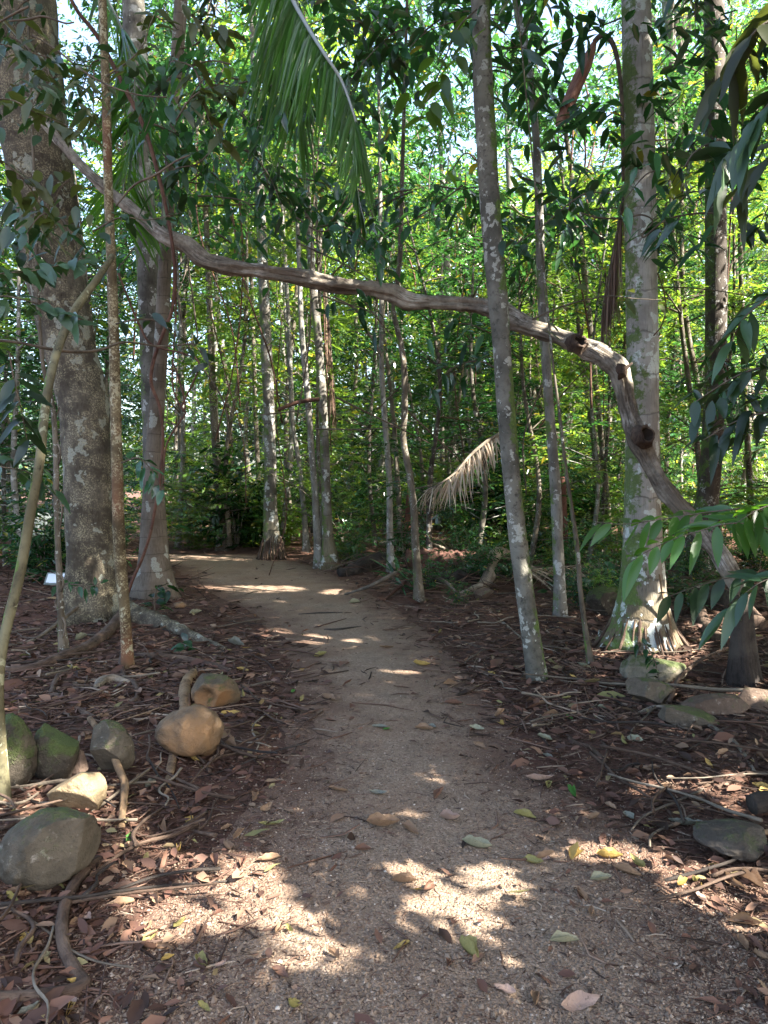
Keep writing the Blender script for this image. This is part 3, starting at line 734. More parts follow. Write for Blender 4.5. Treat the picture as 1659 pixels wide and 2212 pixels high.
# root skirts of the two palms
def root_skirt(parent, base, r0, r1, z0, n, rad, zoff=0):
    mb = MB()
    for k in range(n):
        an = 2 * PI * k / n + random.uniform(-.08, .08); c = np.array([math.cos(an), math.sin(an), 0])
        z = z0 * random.uniform(.8, 1.25)
        P = np.array([base + c * r0 * .9 + [0, 0, z], base + c * (r0 * .5 + r1 * .5) + [0, 0, z * .5], base + c * r1 * random.uniform(.9, 1.12) + [0, 0, -.02]])
        mb.add(*tube(catmull(P, 7), np.full(7, rad * random.uniform(.7, 1.3)), 6, .2, 8, k))
    child('root_skirt', mb.mesh('root_skirt'), M['root'], parent)
b = np.array(T8.location); root_skirt(T8, b, .17, .42, .36, 64, .012)
b = np.array(T14.location); root_skirt(T14, b, .20, .32, .42, 44, .016)

# ------------------------------------------------------------------ arched dead branch
arch = [(60, 215, 18), (97, 267, 20), (160, 340, 21), (217, 400, 22), (283, 450, 26), (350, 505, 32), (400, 528, 37), (445, 563, 34), (490, 575, 33), (560, 583, 35), (640, 596, 37), (720, 614, 36),
        (800, 624, 36), (850, 635, 38), (885, 652, 34), (950, 655, 31), (1020, 659, 34), (1062, 668, 41), (1108, 690, 49), (1140, 704, 38), (1190, 722, 38), (1240, 740, 42), (1290, 763, 50), (1328, 790, 48),
        (1345, 835, 42), (1358, 890, 38), (1380, 950, 50), (1402, 1000, 36), (1440, 1060, 38), (1490, 1118, 41), (1540, 1178, 42), (1580, 1240, 40), (1598, 1282, 30)]
YS = np.interp([a[0] for a in arch], [60, 350, 1000, 1330, 1612], [8.0, 7.2, 6.9, 6.15, 5.75])
P = np.array([[*at(x, y, Y), w * Y / F / 2 * .93] for (x, y, w), Y in zip(arch, YS)])
C = catmull(P, 320)
rt = thing('dead_branch', 'long arched dead branch spanning the path from upper left down to the right', 'branch', tuple(C[-1, :3]))
V, f, A = tube(C[:, :3], C[:, 3], 40, .2, 7.0, 4)
# twisted grain: deep furrows along the limb, lumps at the joints
T_ = np.gradient(C[:, :3], axis=0)
for i in range(len(C)):
    for j in range(40):
        k = i * 40 + j; th = 2 * PI * j / 40 + A[k][2] * .7
        g = mnoise.noise((math.cos(th) * 1.9, math.sin(th) * 1.9, A[k][2] * 1.0)) ; g2 = mnoise.noise((math.cos(th) * 4.5, math.sin(th) * 4.5, A[k][2] * 1.6 + 9)) + .5 * mnoise.noise((math.cos(th) * 8, math.sin(th) * 8, A[k][2] * 7))
        V[k] = C[i, :3] + (V[k] - C[i, :3]) * (1 + .5 * min(0, g + .1) * 2 + .26 * g2)
ab = MB(); ab.add(V, f, A); child('limb', ab.mesh('limb'), M['dead_branch'], rt)
def knot(px, Y, r, axis, mat='dead_branch'):
    c = at(*px, Y); axis = np.array(axis, float); axis /= np.linalg.norm(axis)
    prof = [(-.9, 1.35), (-.2, 1.15), (.15, 1.0), (.25, .8), (.1, .66), (-.5, .5), (-.7, .0001)]
    P = np.array([c + axis * r * h for h, _ in prof]); R = np.array([r * q for _, q in prof])
    u = np.cross(axis, [0.1, .2, 1]); u /= np.linalg.norm(u); w = np.cross(axis, u)
    mb = MB(); th = np.linspace(0, 2 * PI, 16, endpoint=False)
    Vv = np.concatenate([P[i] + np.outer(np.cos(th) * R[i], u) + np.outer(np.sin(th) * R[i] * 1.0, w) for i in range(len(P))])
    Vv += np.array([[.38 * r * mnoise.noise(tuple(v * 22 + _ * 5.5)) for _ in range(3)] for v in Vv])
    idx = np.arange(len(Vv)).reshape(-1, 16); q = np.stack([idx[:-1], np.roll(idx[:-1], -1, 1), np.roll(idx[1:], -1, 1), idx[1:]], -1).reshape(-1, 4)
    me = mesh_np('knot_hole', Vv, [q], True, Vv); me.materials.append(M[mat]); me.materials.append(M['hollow'])
    for p in me.polygons:
        if p.index >= 16 * 4: p.material_index = 1
    child('knot_hole', me, None, rt)
knot((1252, 736), 6.18, .07, (.25, -.9, .35), 'dead_dark'); knot((1396, 938), 5.93, .075, (.35, -.9, .3), 'dead_dark'); knot((1349, 800), 6.0, .05, (.8, -.55, .1), 'dead_dark')
mb = MB(); mb.add(*px_tube([(1340, 800, 14), (1352, 795, 9), (1366, 784, 4)], 6.0, 8, 8)); child('snag', mb.mesh('snag'), M['dead_dark'], rt)
mb = MB(); mb.add(*px_tube([(1250, 728, 14), (1256, 718, 8), (1258, 706, 2)], 6.1, 8, 8)); child('snag', mb.mesh('snag'), M['dead_dark'], rt)

# ------------------------------------------------------------------ vines and thin limbs
def vine(name, label, pts, Y, mat='vine', cat='vine', n=70, dY=None, bump=.1, sides=8, group=None):
    mb = MB(); mb.add(*px_tube(pts, Y, n, sides, dY, bump=bump, bscale=12, seed=random.randint(1, 50)))
    return tag(obj(name, mb.mesh(name), M[mat]), label, cat, group)
vine('vine', 'dark reddish vine curving down in front of the ringed palm stem', [(140, -30, 7), (168, 25, 8), (213, 83, 9), (273, 197, 9), (310, 273, 9), (340, 370, 9), (362, 467, 8), (375, 553, 8), (377, 620, 8), (370, 675, 8), (347, 733, 8), (330, 786, 8), (327, 830, 8), (345, 880, 7), (352, 950, 7), (345, 1040, 7), (337, 1086, 7), (325, 1150, 7), (307, 1206, 7), (285, 1256, 7), (268, 1310, 6), (262, 1345, 6)], 6.6, n=120)
vine('vine', 'grey thin runner sagging level across the largest trunk', [(-20, 734, 5), (40, 740, 6), (110, 754, 7), (165, 760, 7), (215, 756, 6), (262, 740, 5), (300, 742, 4), (350, 748, 4), (420, 742, 3)], 4.7, 'vine_grey', dY=[0, .1, .2, .4, .6, .8, 1, 1.2, 1.5])
vine('vine', 'twining thin vine wound around the thin brown stem', [(128, 880, 3), (114, 930, 4), (131, 980, 4), (116, 1040, 4), (134, 1100, 4), (120, 1200, 4), (137, 1260, 4), (120, 1305, 4), (141, 1350, 4), (128, 1400, 3)], 6.55, 'vine_grey', n=90, dY=[0, .12, -.05, .12, -.05, .1, -.05, .12, -.05, .05])
vine('vine', 'thin wiry liana hanging left of the ringed palm stem, dark brown', [(255, 590, 4), (300, 700, 5), (330, 745, 4), (400, 765, 4), (430, 790, 4), (392, 880, 4), (402, 890, 4), (360, 960, 4), (352, 1050, 4)], 6.4, 'vine')
vine('vine', 'looped thin liana right of the ringed palm stem', [(381, 560, 3), (379, 700, 4), (372, 820, 4), (385, 870, 4), (398, 885, 4), (398, 860, 4), (380, 800, 4), (372, 780, 3)], 6.9, 'vine')
vine('vine', 'pale looping tendril in front of the stout pale palm', [(1255, 460, 3), (1290, 470, 4), (1345, 472, 4), (1385, 464, 4), (1410, 478, 3), (1388, 505, 4), (1392, 512, 4), (1430, 480, 4), (1470, 466, 4), (1535, 460, 4), (1570, 475, 3)], 6.5, 'vine_grey', n=110)
vine('vine', 'dark cord of vine hanging beside the stout pale palm, curving inward', [(1420, 590, 3), (1434, 630, 3), (1438, 670, 3), (1428, 705, 3), (1412, 725, 3)], 6.8, 'vine')
vine('vine', 'thin vine slanting up through the centre under the arched branch', [(720, 640, 4), (770, 670, 5), (790, 710, 5), (812, 745, 5), (824, 770, 4)], 11.5, 'vine_grey')
vine('vine', 'pale rooted vine climbing the sunlit side of the flared palm foot', [(1424, 1240, 4), (1432, 1290, 5), (1444, 1330, 6), (1450, 1370, 6), (1452, 1415, 7)], 6.75, 'root_tan')
vine('dead_branch', 'short dark broken limb sticking out left of the spotted trunk at the bend', [(600, 886, 8), (640, 870, 9), (690, 862, 9)], 14.0, 'vine', 'branch')
for k, (lab, pts, Y) in enumerate([
    ('thin drooping twig stem crossing the upper left corner, pale', [(-5, 50, 4), (30, 30, 5), (62, 14, 5)], 3.4),
    ('pale forked bare twig in the upper left in front of the largest trunk', [(20, 45, 3), (60, 42, 5), (95, 36, 5), (140, 50, 4), (160, 48, 3)], 3.5),
    ('long thin grey twig slanting from the upper left down to the ringed palm', [(70, 75, 3), (125, 110, 4), (175, 150, 4), (235, 185, 4), (300, 205, 3), (360, 210, 3)], 4.6),
    ('thin grey twig rising from the vine to the right in front of the ringed palm', [(250, 445, 4), (290, 400, 5), (335, 378, 5), (380, 348, 4), (410, 335, 3)], 5.2)]):
    vine('twig', lab, pts, Y, 'vine_grey', 'twig', 40)
r_ = random.Random(5)
for k in range(46):   # hanging lianas in the understory, all alike
    x0 = r_.uniform(380, 1640); y0 = r_.uniform(150, 700); Y = r_.uniform(11, 22); L = r_.uniform(250, 620); s = r_.uniform(-120, 120); w = r_.uniform(2.2, 4.5)
    vine('liana', 'thin wiry liana hanging through the understory', [(x0, y0, w), (x0 + s * .3 + r_.uniform(-25, 25), y0 + L * .35, w), (x0 + s * .6 + r_.uniform(-30, 30), y0 + L * .7, w), (x0 + s, min(y0 + L, 1050 + CAMZ * F / Y), w)], Y, r_.choice(['vine_grey', 'vine']), 'vine', 24, None, .1, 5, 'thin lianas hanging in the understory')

for k in range(34):
    x0 = r_.uniform(380, 1640); y0 = r_.uniform(300, 1080); Y = r_.uniform(8.5, 17); a = r_.uniform(-.9, .9); L = r_.uniform(90, 300); w = r_.uniform(1.8, 3.6)
    vine('bare_twig', 'thin bare twig slanting across the understory', [(x0, y0, w * 1.3), (x0 + L * .5 * math.cos(a) + r_.uniform(-12, 12), y0 + L * .5 * math.sin(a) + r_.uniform(-12, 12), w), (x0 + L * math.cos(a), y0 + L * math.sin(a), w * .5)], Y, r_.choice(['vine_grey', 'vine', 'root']), 'twig', 14, None, .1, 5, 'bare twigs slanting through the understory')
# ------------------------------------------------------------------ palm fronds
def frond(name, label, rach, n, Ll, W, hang, mat, rmat, cat='palm frond', fwd=.5, sidek=1.0, both=True, width=7, parts=('rachis', 'leaflets'), spread=.15, planar=None, taper=.5, weak=1.0):
    """rach: (x, row, Y). leaflets leave the rachis on both sides and hang"""
    P = np.array([at(x, y, Y) for x, y, Y in rach]); C = catmull(P, 80)
    g = thing(name, label, cat, tuple(C[0]))
    mb = MB(); mb.add(*tube(C, np.linspace(width * rach[0][2] / F / 2, width * .3 * rach[-1][2] / F / 2, 80), 8))
    child(parts[0], mb.mesh(parts[0]), rmat, g)
    t = np.sort(RNG.uniform(.08, 1, n)); i = np.clip((t * 79).astype(int), 0, 78)
    b = C[i]; T = unit(C[i + 1] - C[i])
    S = unit(np.cross(T, [0, 0, 1.0])) if planar is None else np.broadcast_to(np.array(planar, float), T.shape)
    sg = np.where(np.arange(n) % 2 == 0, 1., -1.) if both else np.ones(n)
    sg = np.where(sg < 0, sg * weak, sg)
    d = T * fwd + S * (sg * sidek)[:, None] + np.array([0, 0, -1.0]) * hang + RNG.normal(0, spread, (n, 3))
    nn = np.cross(d, S) + RNG.normal(0, .3, (n, 3))
    L = Ll * (1 - taper * np.abs(t - .45) * 1.6) * RNG.uniform(.85, 1.1, n)
    V, f = leaves_full(b, d, nn, L, W, .35, .3, 6, .0, 'strip')
    child(parts[1], mesh_np(parts[1], V, f), mat, g)
    return g
rgreen = NT('frond_stalk'); rgreen = rgreen.done(rgreen.pbr((.20, .23, .22), .35, None, .6))
frond('palm_frond', 'large green palm frond arching down from the top centre, leaflets hanging', [(585, -150, 5.4), (625, -20, 5.2), (660, 50, 5.1), (700, 115, 5.0), (738, 175, 5.0), (765, 250, 5.0), (780, 310, 5.05), (787, 360, 5.1)],
      180, .54, .021, .95, M['frond'], rgreen, fwd=.4, sidek=.62, spread=.12, taper=.55, width=13, planar=(-.88, -.45, 0), weak=.35)
frond('palm_frond', 'green palm frond with long straight leaflets left of the large arching frond', [(600, -160, 5.9), (612, -30, 5.8), (624, 60, 5.8), (640, 150, 5.8), (646, 200, 5.85), (645, 250, 5.9)],
      100, .78, .022, 1.0, M['frond'], rgreen, fwd=.3, sidek=.62, spread=.12, width=8, planar=(-.9, -.4, 0), weak=.3)
frond('palm_frond', 'narrow dark drooping frond hanging below the arching green frond', [(760, 330, 6.4), (775, 430, 6.4), (788, 480, 6.4)], 34, .34, .035, 1.2, M['frond'], rgreen, fwd=.4, sidek=.35, width=6)
for k, (r, lab) in enumerate([([(200, -60, 9), (262, 60, 9), (290, 160, 9.2), (286, 270, 9.4)], 'palm frond seen between the pole trunk and the mottled grey trunk, upper one'),
                              ([(330, 190, 9.5), (300, 260, 9.4), (272, 370, 9.4), (262, 480, 9.6)], 'palm frond between the pole trunk and the mottled grey trunk, lower one')]):
    frond('palm_frond', lab, r, 90, 1.0, .035, .5, M['frond'], rgreen, fwd=.5, sidek=1.0, width=6)
frond('dry_palm_frond', 'dry bleached palm frond lying over the undergrowth right of centre', [(1092, 930, 10.4), (1050, 955, 10.2), (1015, 985, 10.1), (985, 1020, 10.0), (950, 1045, 9.9), (915, 1062, 9.9)],
      120, .52, .024, .75, M['dry_frond'], M['pale_log'], 'dry frond', fwd=.6, sidek=.9, width=9, spread=.28)
frond('dry_palm_frond', 'dry brown frond in the litter right of the slanting grey trunk', [(1120, 1235, 10.5), (1180, 1228, 11.2), (1250, 1222, 11.5), (1330, 1214, 11.8)], 60, .6, .024, .3, M['dry_frond'], M['pale_log'], 'dry frond', sidek=.8)
frond('dry_palm_frond', 'old brown frond hanging straight down left of the stout pale palm, upper one', [(1352, 390, 7.6), (1345, 430, 7.6), (1330, 520, 7.6), (1312, 640, 7.6)], 70, .75, .020, 1.6, M['dry_frond_dark'], M['vine_grey'], 'dry frond', fwd=.3, sidek=.16, spread=.06)
frond('dry_palm_frond', 'old brown frond hanging straight down left of the stout pale palm, lower one', [(1338, 480, 7.8), (1322, 560, 7.8), (1306, 640, 7.8), (1298, 700, 7.8)], 56, .6, .020, 1.6, M['dry_frond_dark'], M['vine_grey'], 'dry frond', fwd=.3, sidek=.16, spread=.06)
frond('dry_palm_frond', 'dry frond skirt hanging beside the spotted trunk at the bend of the path', [(700, 600, 15.2), (708, 680, 15.2), (715, 760, 15.2), (722, 840, 15.2)], 70, 1.5, .03, 1.7, M['dry_frond_dark'], M['vine_grey'], 'dry frond', fwd=.3, sidek=.16, spread=.07)

r_ = random.Random(61)
for k in range(9):
    x0, y0 = r_.uniform(740, 1540), r_.uniform(1180, 1262); g_ = gnd(x0, y0); a_ = r_.uniform(-1.2, 1.2)
    pr = [project(np.array([g_[0] + q * math.cos(a_), g_[1] + q * math.sin(a_), .12 + .1 * math.sin(PI * q / 2)])) for q in (0, .6, 1.2, 1.8)]
    frond('dry_palm_frond', 'old dry frond lying in the undergrowth right of the path', [(float(p[0]), float(p[1]), g_[1] + q * math.sin(a_)) for p, q in zip(pr, (0, .6, 1.2, 1.8))], 50, .5, .022, .12, M[r_.choice(['dry_frond', 'dry_frond_dark'])], M['vine_grey'], 'dry frond', sidek=.8)['group'] = 'old dry fronds lying in the undergrowth'

# torn sheath hung in the stem fork
P = np.array([at(x, y, Y) for x, y, Y in [(1284, 88, 6.9), (1262, 145, 6.85), (1236, 205, 6.8), (1212, 268, 6.78)]]); C = catmull(P, 26)
ws = np.interp(np.linspace(0, 1, 26), [0, .12, .35, .7, .93, 1], [12, 26, 40, 38, 34, 22]) * 6.85 / F
mb = MB(); V, A = [], []
for i, c in enumerate(C):
    ax = np.array([.92, -.1, .38]); 
    for j in range(11):
        s = j / 10 * 2 - 1
        V.append(c + ax * s * ws[i] / 2 + np.array([0, 1, 0]) * (s * s - .6) * ws[i] * .45 + np.array([0, 0, -1]) * (.02 * mnoise.noise((j * 1.3, 2, 5)) if i > 22 else 0)); A.append((s * .1, 0, i * .03))
V = np.array(V); nb = len(V); V2 = V + np.array([.002, .006, -.004]); ii = np.arange(26 * 11).reshape(26, 11)
q = np.stack([ii[:-1, :-1], ii[:-1, 1:], ii[1:, 1:], ii[1:, :-1]], -1).reshape(-1, 4)
ring = np.concatenate([ii[0], ii[1:, -1], ii[-1, -2::-1], ii[-2:0:-1, 0]])
mb.add(np.vstack([V, V2]), [q, q[:, ::-1] + nb, np.stack([ring, np.roll(ring, -1), np.roll(ring, -1) + nb, ring + nb], -1)], np.vstack([A, A]))
sh = thing('palm_sheath', 'torn red brown dry palm sheath caught in the stems at the upper right', 'palm sheath', tuple(C[0]))
child('sheath', mb.mesh('sheath'), M['sheath'], sh)
mb = MB(); mb.add(*px_tube([(1284, 90, 11), (1300, 76, 12), (1320, 88, 11), (1334, 130, 10), (1342, 200, 9), (1345, 290, 8), (1346, 390, 7)], 6.95, 40, 8)); child('stalk', mb.mesh('stalk'), M['vine_grey'], sh)

# ------------------------------------------------------------------ leafy sprigs close to the camera
def sprig(name, label, stem, leaves, L, W, mat, droop=.35, wave=.05, cat='leafy branch', smat='vine_grey', sw=4, shape='leaf', rows=6, spread=.5, out=.5, curl=0, jx=0, face=.0):
    """stem: (x,row,Y) list; leaves: number spread along the stem or list of (x,row,Y,dirx,dirz)"""
    P = np.array([at(*s) for s in stem]); C = catmull(P, 40)
    g = thing(name, label, cat, tuple(C[0]))
    mb = MB(); mb.add(*tube(C, np.linspace(sw, sw * .4, 40) * stem[0][2] / F / 2, 6)); child('stem', mb.mesh('stem'), M[smat], g)
    if isinstance(leaves, int):
        t = np.linspace(.12, 1, leaves); i = np.clip((t * 39).astype(int), 0, 38); b = C[i] + RNG.normal(0, jx, (leaves, 3)); T = unit(C[i + 1] - C[i])
        S = unit(np.cross(T, [0, -.5, 1.0])); sg = np.where(np.arange(leaves) % 2 == 0, 1., -1.)
        d = T * out + S * sg[:, None] + RNG.normal(0, .5, (leaves, 3)) * spread + [0, 0, -.2]
    else:
        b = np.array([at(*l[:3]) for l in leaves]); d = np.array([[l[3], RNG.normal(0, .3), l[4]] for l in leaves])
        for k, c in enumerate(b):   # petiole to the nearest stem point
            pass
    n = len(b)
    nn = RNG.normal(0, .35, (n, 3)) + [0, -.25 - face, .8]
    V, f = leaves_full(b, d, nn, L * RNG.uniform(.75, 1.15, n), W * RNG.uniform(.85, 1.15, n), droop * RNG.uniform(.3, 1.6, n), .22, rows, wave, shape, curl)
    child('leaves', mesh_np('leaves', V, f), M[mat], g)
    return g
# right edge, close
sprig('leafy_branch', 'branch of long dark drooping leaves in the top right corner', [(1760, -60, 2.3), (1700, 20, 2.3), (1640, 60, 2.3), (1600, 110, 2.35), (1570, 170, 2.4)], 18, .16, .05, 'leaf_olive', .45, .06, spread=.4, sw=8)
sprig('leafy_branch', 'branch of long dark drooping leaves at the right edge, below the corner one', [(1760, 150, 2.2), (1690, 200, 2.2), (1640, 250, 2.25), (1600, 310, 2.3), (1560, 370, 2.35)], 20, .15, .045, 'leaf_near', .5, .06, spread=.4, sw=8)
sprig('leafy_branch', 'small sprig of broad leaves in front of the dark spotted trunk', [(1480, 360, 3.6), (1500, 330, 3.6), (1540, 310, 3.6), (1575, 345, 3.6)], 9, .20, .07, 'leaf_near', .4, .02, sw=5)
sprig('leafy_branch', 'drooping olive leaves hanging at the right edge beside the dark spotted trunk', [(1720, 300, 2.6), (1680, 330, 2.6), (1630, 370, 2.65), (1600, 430, 2.7)], 16, .15, .04, 'leaf_olive', .5, .06, sw=6)
sprig('leafy_branch', 'hanging dark leaf spray at the right edge, level with the arched branch', [(1740, 560, 2.5), (1700, 610, 2.5), (1650, 650, 2.5), (1605, 690, 2.5), (1580, 740, 2.55)], 18, .12, .038, 'leaf_near', .5, .06, sw=6)
sprig('leafy_branch', 'blue green leaf spray crossing the dark spotted trunk at middle height', [(1740, 770, 3.0), (1680, 790, 3.0), (1620, 800, 3.0), (1560, 830, 3.05), (1500, 870, 3.1)], 26, .13, .042, 'leaf_near', .25, .06, sw=6, jx=.03)
sprig('leafy_branch', 'olive drooping leaf spray under the blue green spray at the right', [(1740, 880, 2.9), (1660, 890, 2.9), (1590, 910, 2.95), (1520, 950, 3.0)], 22, .13, .04, 'leaf_near', .5, .06, sw=5, jx=.02)
for (lab, st, n, L) in [('shiny pinnate leaf with paired leaflets reaching across the stout pale palm, upper one', [(1740, 1130, 2.6), (1640, 1100, 2.6), (1540, 1105, 2.6), (1440, 1120, 2.65), (1350, 1132, 2.7), (1290, 1128, 2.75)], 30, .12),
                        ('shiny pinnate leaf with paired leaflets reaching across the stout pale palm, lower one', [(1750, 1190, 2.5), (1680, 1150, 2.45), (1590, 1130, 2.4), (1500, 1150, 2.4), (1420, 1180, 2.45), (1360, 1215, 2.5)], 26, .13),
                        ('shiny leaf with long leaflets drooping at the right edge', [(1780, 1060, 2.2), (1700, 1080, 2.2), (1640, 1100, 2.2), (1590, 1130, 2.2)], 16, .13),
                        ('dark glossy compound leaf drooping over the black rotten stump', [(1780, 1230, 2.2), (1700, 1240, 2.2), (1640, 1260, 2.2), (1590, 1300, 2.25), (1560, 1330, 2.3)], 18, .13),
                        ('dark compound leaf hanging left of the black rotten stump', [(1760, 1270, 2.5), (1680, 1252, 2.5), (1600, 1245, 2.5), (1520, 1262, 2.55), (1440, 1290, 2.6)], 20, .11)]:
    sprig('compound_leaf', lab, st, n, L, .034, 'frond' if 'shiny' in lab else 'leaf_near', .25, .0, 'compound leaf', 'vine_grey', 4, spread=.22, out=.5)
# left, middle distance holly-like leaves
for (lab, st, n, L, W, mt) in [
    ('broad leaf branch across the largest trunk at the height of the arched branch', [(-60, 600, 3.3), (10, 590, 3.3), (70, 585, 3.35), (140, 570, 3.4), (195, 555, 3.4)], 20, .15, .055, 'leaf_near'),
    ('drooping broad leaf branch at the left edge, below the arched branch end', [(-60, 660, 3.2), (0, 640, 3.2), (60, 650, 3.2), (120, 670, 3.3), (180, 690, 3.3)], 16, .16, .06, 'leaf_near'),
    ('leafy branch with yellowing leaves over the upper part of the largest trunk', [(-60, 220, 3.4), (20, 215, 3.4), (70, 240, 3.4), (130, 265, 3.5), (170, 285, 3.5)], 15, .14, .05, 'leaf_olive'),
    ('dark leafy twig in the top left corner', [(-60, 80, 3.6), (20, 100, 3.6), (90, 120, 3.7), (160, 140, 3.8), (215, 120, 3.9)], 22, .13, .05, 'leaf_near'),
    ('dark leafy twig below the one in the top left corner', [(-60, 330, 3.6), (0, 345, 3.6), (60, 400, 3.7), (90, 450, 3.8)], 14, .12, .045, 'leaf_olive'),
    ('dark scalloped leaf sprig in front of the ringed palm top', [(230, 165, 4.8), (280, 130, 4.8), (310, 95, 4.8), (325, 50, 4.8), (340, 20, 4.9)], 13, .16, .06, 'leaf_olive'),
    ('dark scalloped leaf sprig right of the ringed palm top, in the light', [(380, 260, 4.8), (410, 215, 4.8), (450, 190, 4.8), (490, 195, 4.8), (520, 190, 4.8)], 14, .16, .065, 'leaf_olive'),
    ('leaf sprig hanging right of the ringed palm above the arched branch', [(375, 130, 4.9), (420, 150, 4.9), (440, 220, 4.9), (460, 280, 4.9), (490, 320, 4.9)], 16, .15, .06, 'leaf_olive'),
    ('scalloped leaf sprig near the top, between ringed palm and green frond', [(395, 20, 4.9), (430, 45, 4.9), (470, 60, 4.9), (505, 70, 4.9)], 12, .16, .065, 'leaf_olive'),
    ('leaf sprig over the left end of the arched branch', [(200, 500, 4.6), (260, 470, 4.6), (320, 475, 4.7), (390, 460, 4.8)], 16, .13, .05, 'leaf_near'),
    ('leaf sprig hanging below the arched branch near the ringed palm', [(250, 700, 4.6), (300, 690, 4.6), (350, 700, 4.7), (440, 765, 4.9), (455, 800, 4.9)], 14, .13, .05, 'leaf_near'),
    ('dangling leaf spray under the left end of the runner', [(20, 760, 3.4), (30, 820, 3.4), (45, 880, 3.4), (60, 960, 3.5)], 14, .14, .05, 'leaf_near'),
    ('bluish leaf sprig left of the arching green stem', [(-40, 1000, 3.8), (10, 1010, 3.8), (60, 1020, 3.9), (110, 1060, 4.0)], 13, .14, .055, 'leaf_near'),
    ('leaf sprig between the lichen pole and the mottled trunk', [(262, 1000, 5.8), (300, 990, 5.8), (330, 1020, 5.8), (350, 1060, 5.8)], 15, .14, .06, 'leaf_b'),
    ('small leafy seedling at the foot of the ringed palm stem', [(335, 1330, 8.4), (334, 1290, 8.4), (345, 1270, 8.4), (370, 1278, 8.4)], 14, .18, .075, 'leaf_b'),
    ('low blue green seedling with three leaves beside the path at the left', [(400, 1420, 7.0), (398, 1392, 7.0), (402, 1384, 7.0)], 7, .14, .07, 'leaf_b'),
    ('ivy like sprig across the foot of the largest trunk', [(110, 1265, 7.9), (150, 1262, 7.9), (200, 1265, 7.9), (222, 1255, 7.9)], 14, .13, .05, 'leaf_b')]:
    sprig('leafy_branch' if 'seedling' not in lab else 'seedling', lab, st, n, L, W, mt, .3, .07, 'leafy branch' if 'seedling' not in lab else 'seedling', jx=.02)
# centre-right mid height sprays
for (lab, st, n, L, W, mt) in [
    ('broad green leaf sprig at the top beside the slanting trunk, left of it', [(1030, 20, 5.6), (990, 60, 5.6), (960, 130, 5.6), (930, 200, 5.6), (905, 260, 5.6)], 26, .20, .075, 'leaf_c'),
    ('hanging leaf spray above the middle of the arched branch', [(640, 470, 6.2), (690, 500, 6.2), (740, 490, 6.2), (790, 520, 6.2), (830, 560, 6.2)], 24, .2, .06, 'leaf_b'),
    ('hanging leaf spray just left of the slanting trunk above the arch', [(1000, 400, 6.5), (960, 430, 6.5), (900, 470, 6.5), (840, 500, 6.5), (790, 540, 6.5)], 26, .19, .06, 'leaf_b'),
    ('dark hanging leaves under the arched branch near the centre', [(700, 640, 6.6), (740, 655, 6.6), (780, 665, 6.6), (830, 690, 6.6)], 14, .18, .05, 'leaf_b'),
    ('sunlit yellow green sprig just right of the stout pale palm', [(1600, 380, 8.0), (1530, 370, 8.0), (1470, 380, 8.0), (1430, 400, 8.0), (1420, 430, 8.0)], 34, .2, .075, 'leaf_lime'),
    ('large leaves around the torn dry palm sheath', [(1340, 40, 6.4), (1290, 60, 6.4), (1220, 90, 6.4), (1160, 130, 6.4), (1150, 200, 6.4)], 28, .24, .08, 'leaf_b'),
    ('large leaves between the curving pale trunk and the stout pale palm', [(1330, 240, 6.6), (1290, 260, 6.6), (1250, 230, 6.6), (1210, 330, 6.6), (1190, 380, 6.6)], 24, .22, .075, 'leaf_b'),
    ('row of leaves along a twig crossing the stout pale palm above the bend', [(1150, 690, 6.0), (1220, 660, 6.0), (1310, 640, 6.0), (1370, 645, 6.0), (1430, 648, 6.0)], 12, .15, .06, 'leaf_olive'),
    ('pale green seedling top left of the slanting trunk under the arch', [(1060, 720, 7.4), (1010, 700, 7.4), (960, 705, 7.4), (945, 720, 7.4)], 18, .22, .06, 'leaf'),
    ('leaf sprig left of the slanting trunk at middle height', [(1080, 800, 7.2), (1030, 780, 7.2), (970, 800, 7.2), (930, 850, 7.2)], 18, .2, .06, 'leaf_b'),
    ('small plant with narrow leaves in front of the flared palm foot', [(1430, 1540, 5.6), (1420, 1450, 5.6), (1400, 1400, 5.6), (1376, 1392, 5.6)], 16, .11, .04, 'leaf_b'),
    ('strap leaved plant beside the thin grey trunk at the path edge', [(846, 1262, 11.0), (855, 1240, 11.0), (865, 1225, 11.0)], 20, .55, .045, 'leaf_b'),
    ('low leafy seedling right of the slanting trunk in the litter', [(1192, 1280, 9.5), (1192, 1262, 9.5), (1196, 1250, 9.5)], 10, .16, .055, 'leaf_b'),
    ('broad leaved seedling left of the flared palm foot', [(1300, 1260, 9.8), (1300, 1235, 9.8), (1320, 1225, 9.8)], 16, .2, .08, 'leaf')]:
    sprig('leafy_branch' if 'seedling' not in lab and 'plant' not in lab else 'seedling', lab, st, n, L, W, mt, .35, .03, 'leafy branch' if 'seedling' not in lab and 'plant' not in lab else 'seedling', jx=.07 if 'plant' not in lab else .01)

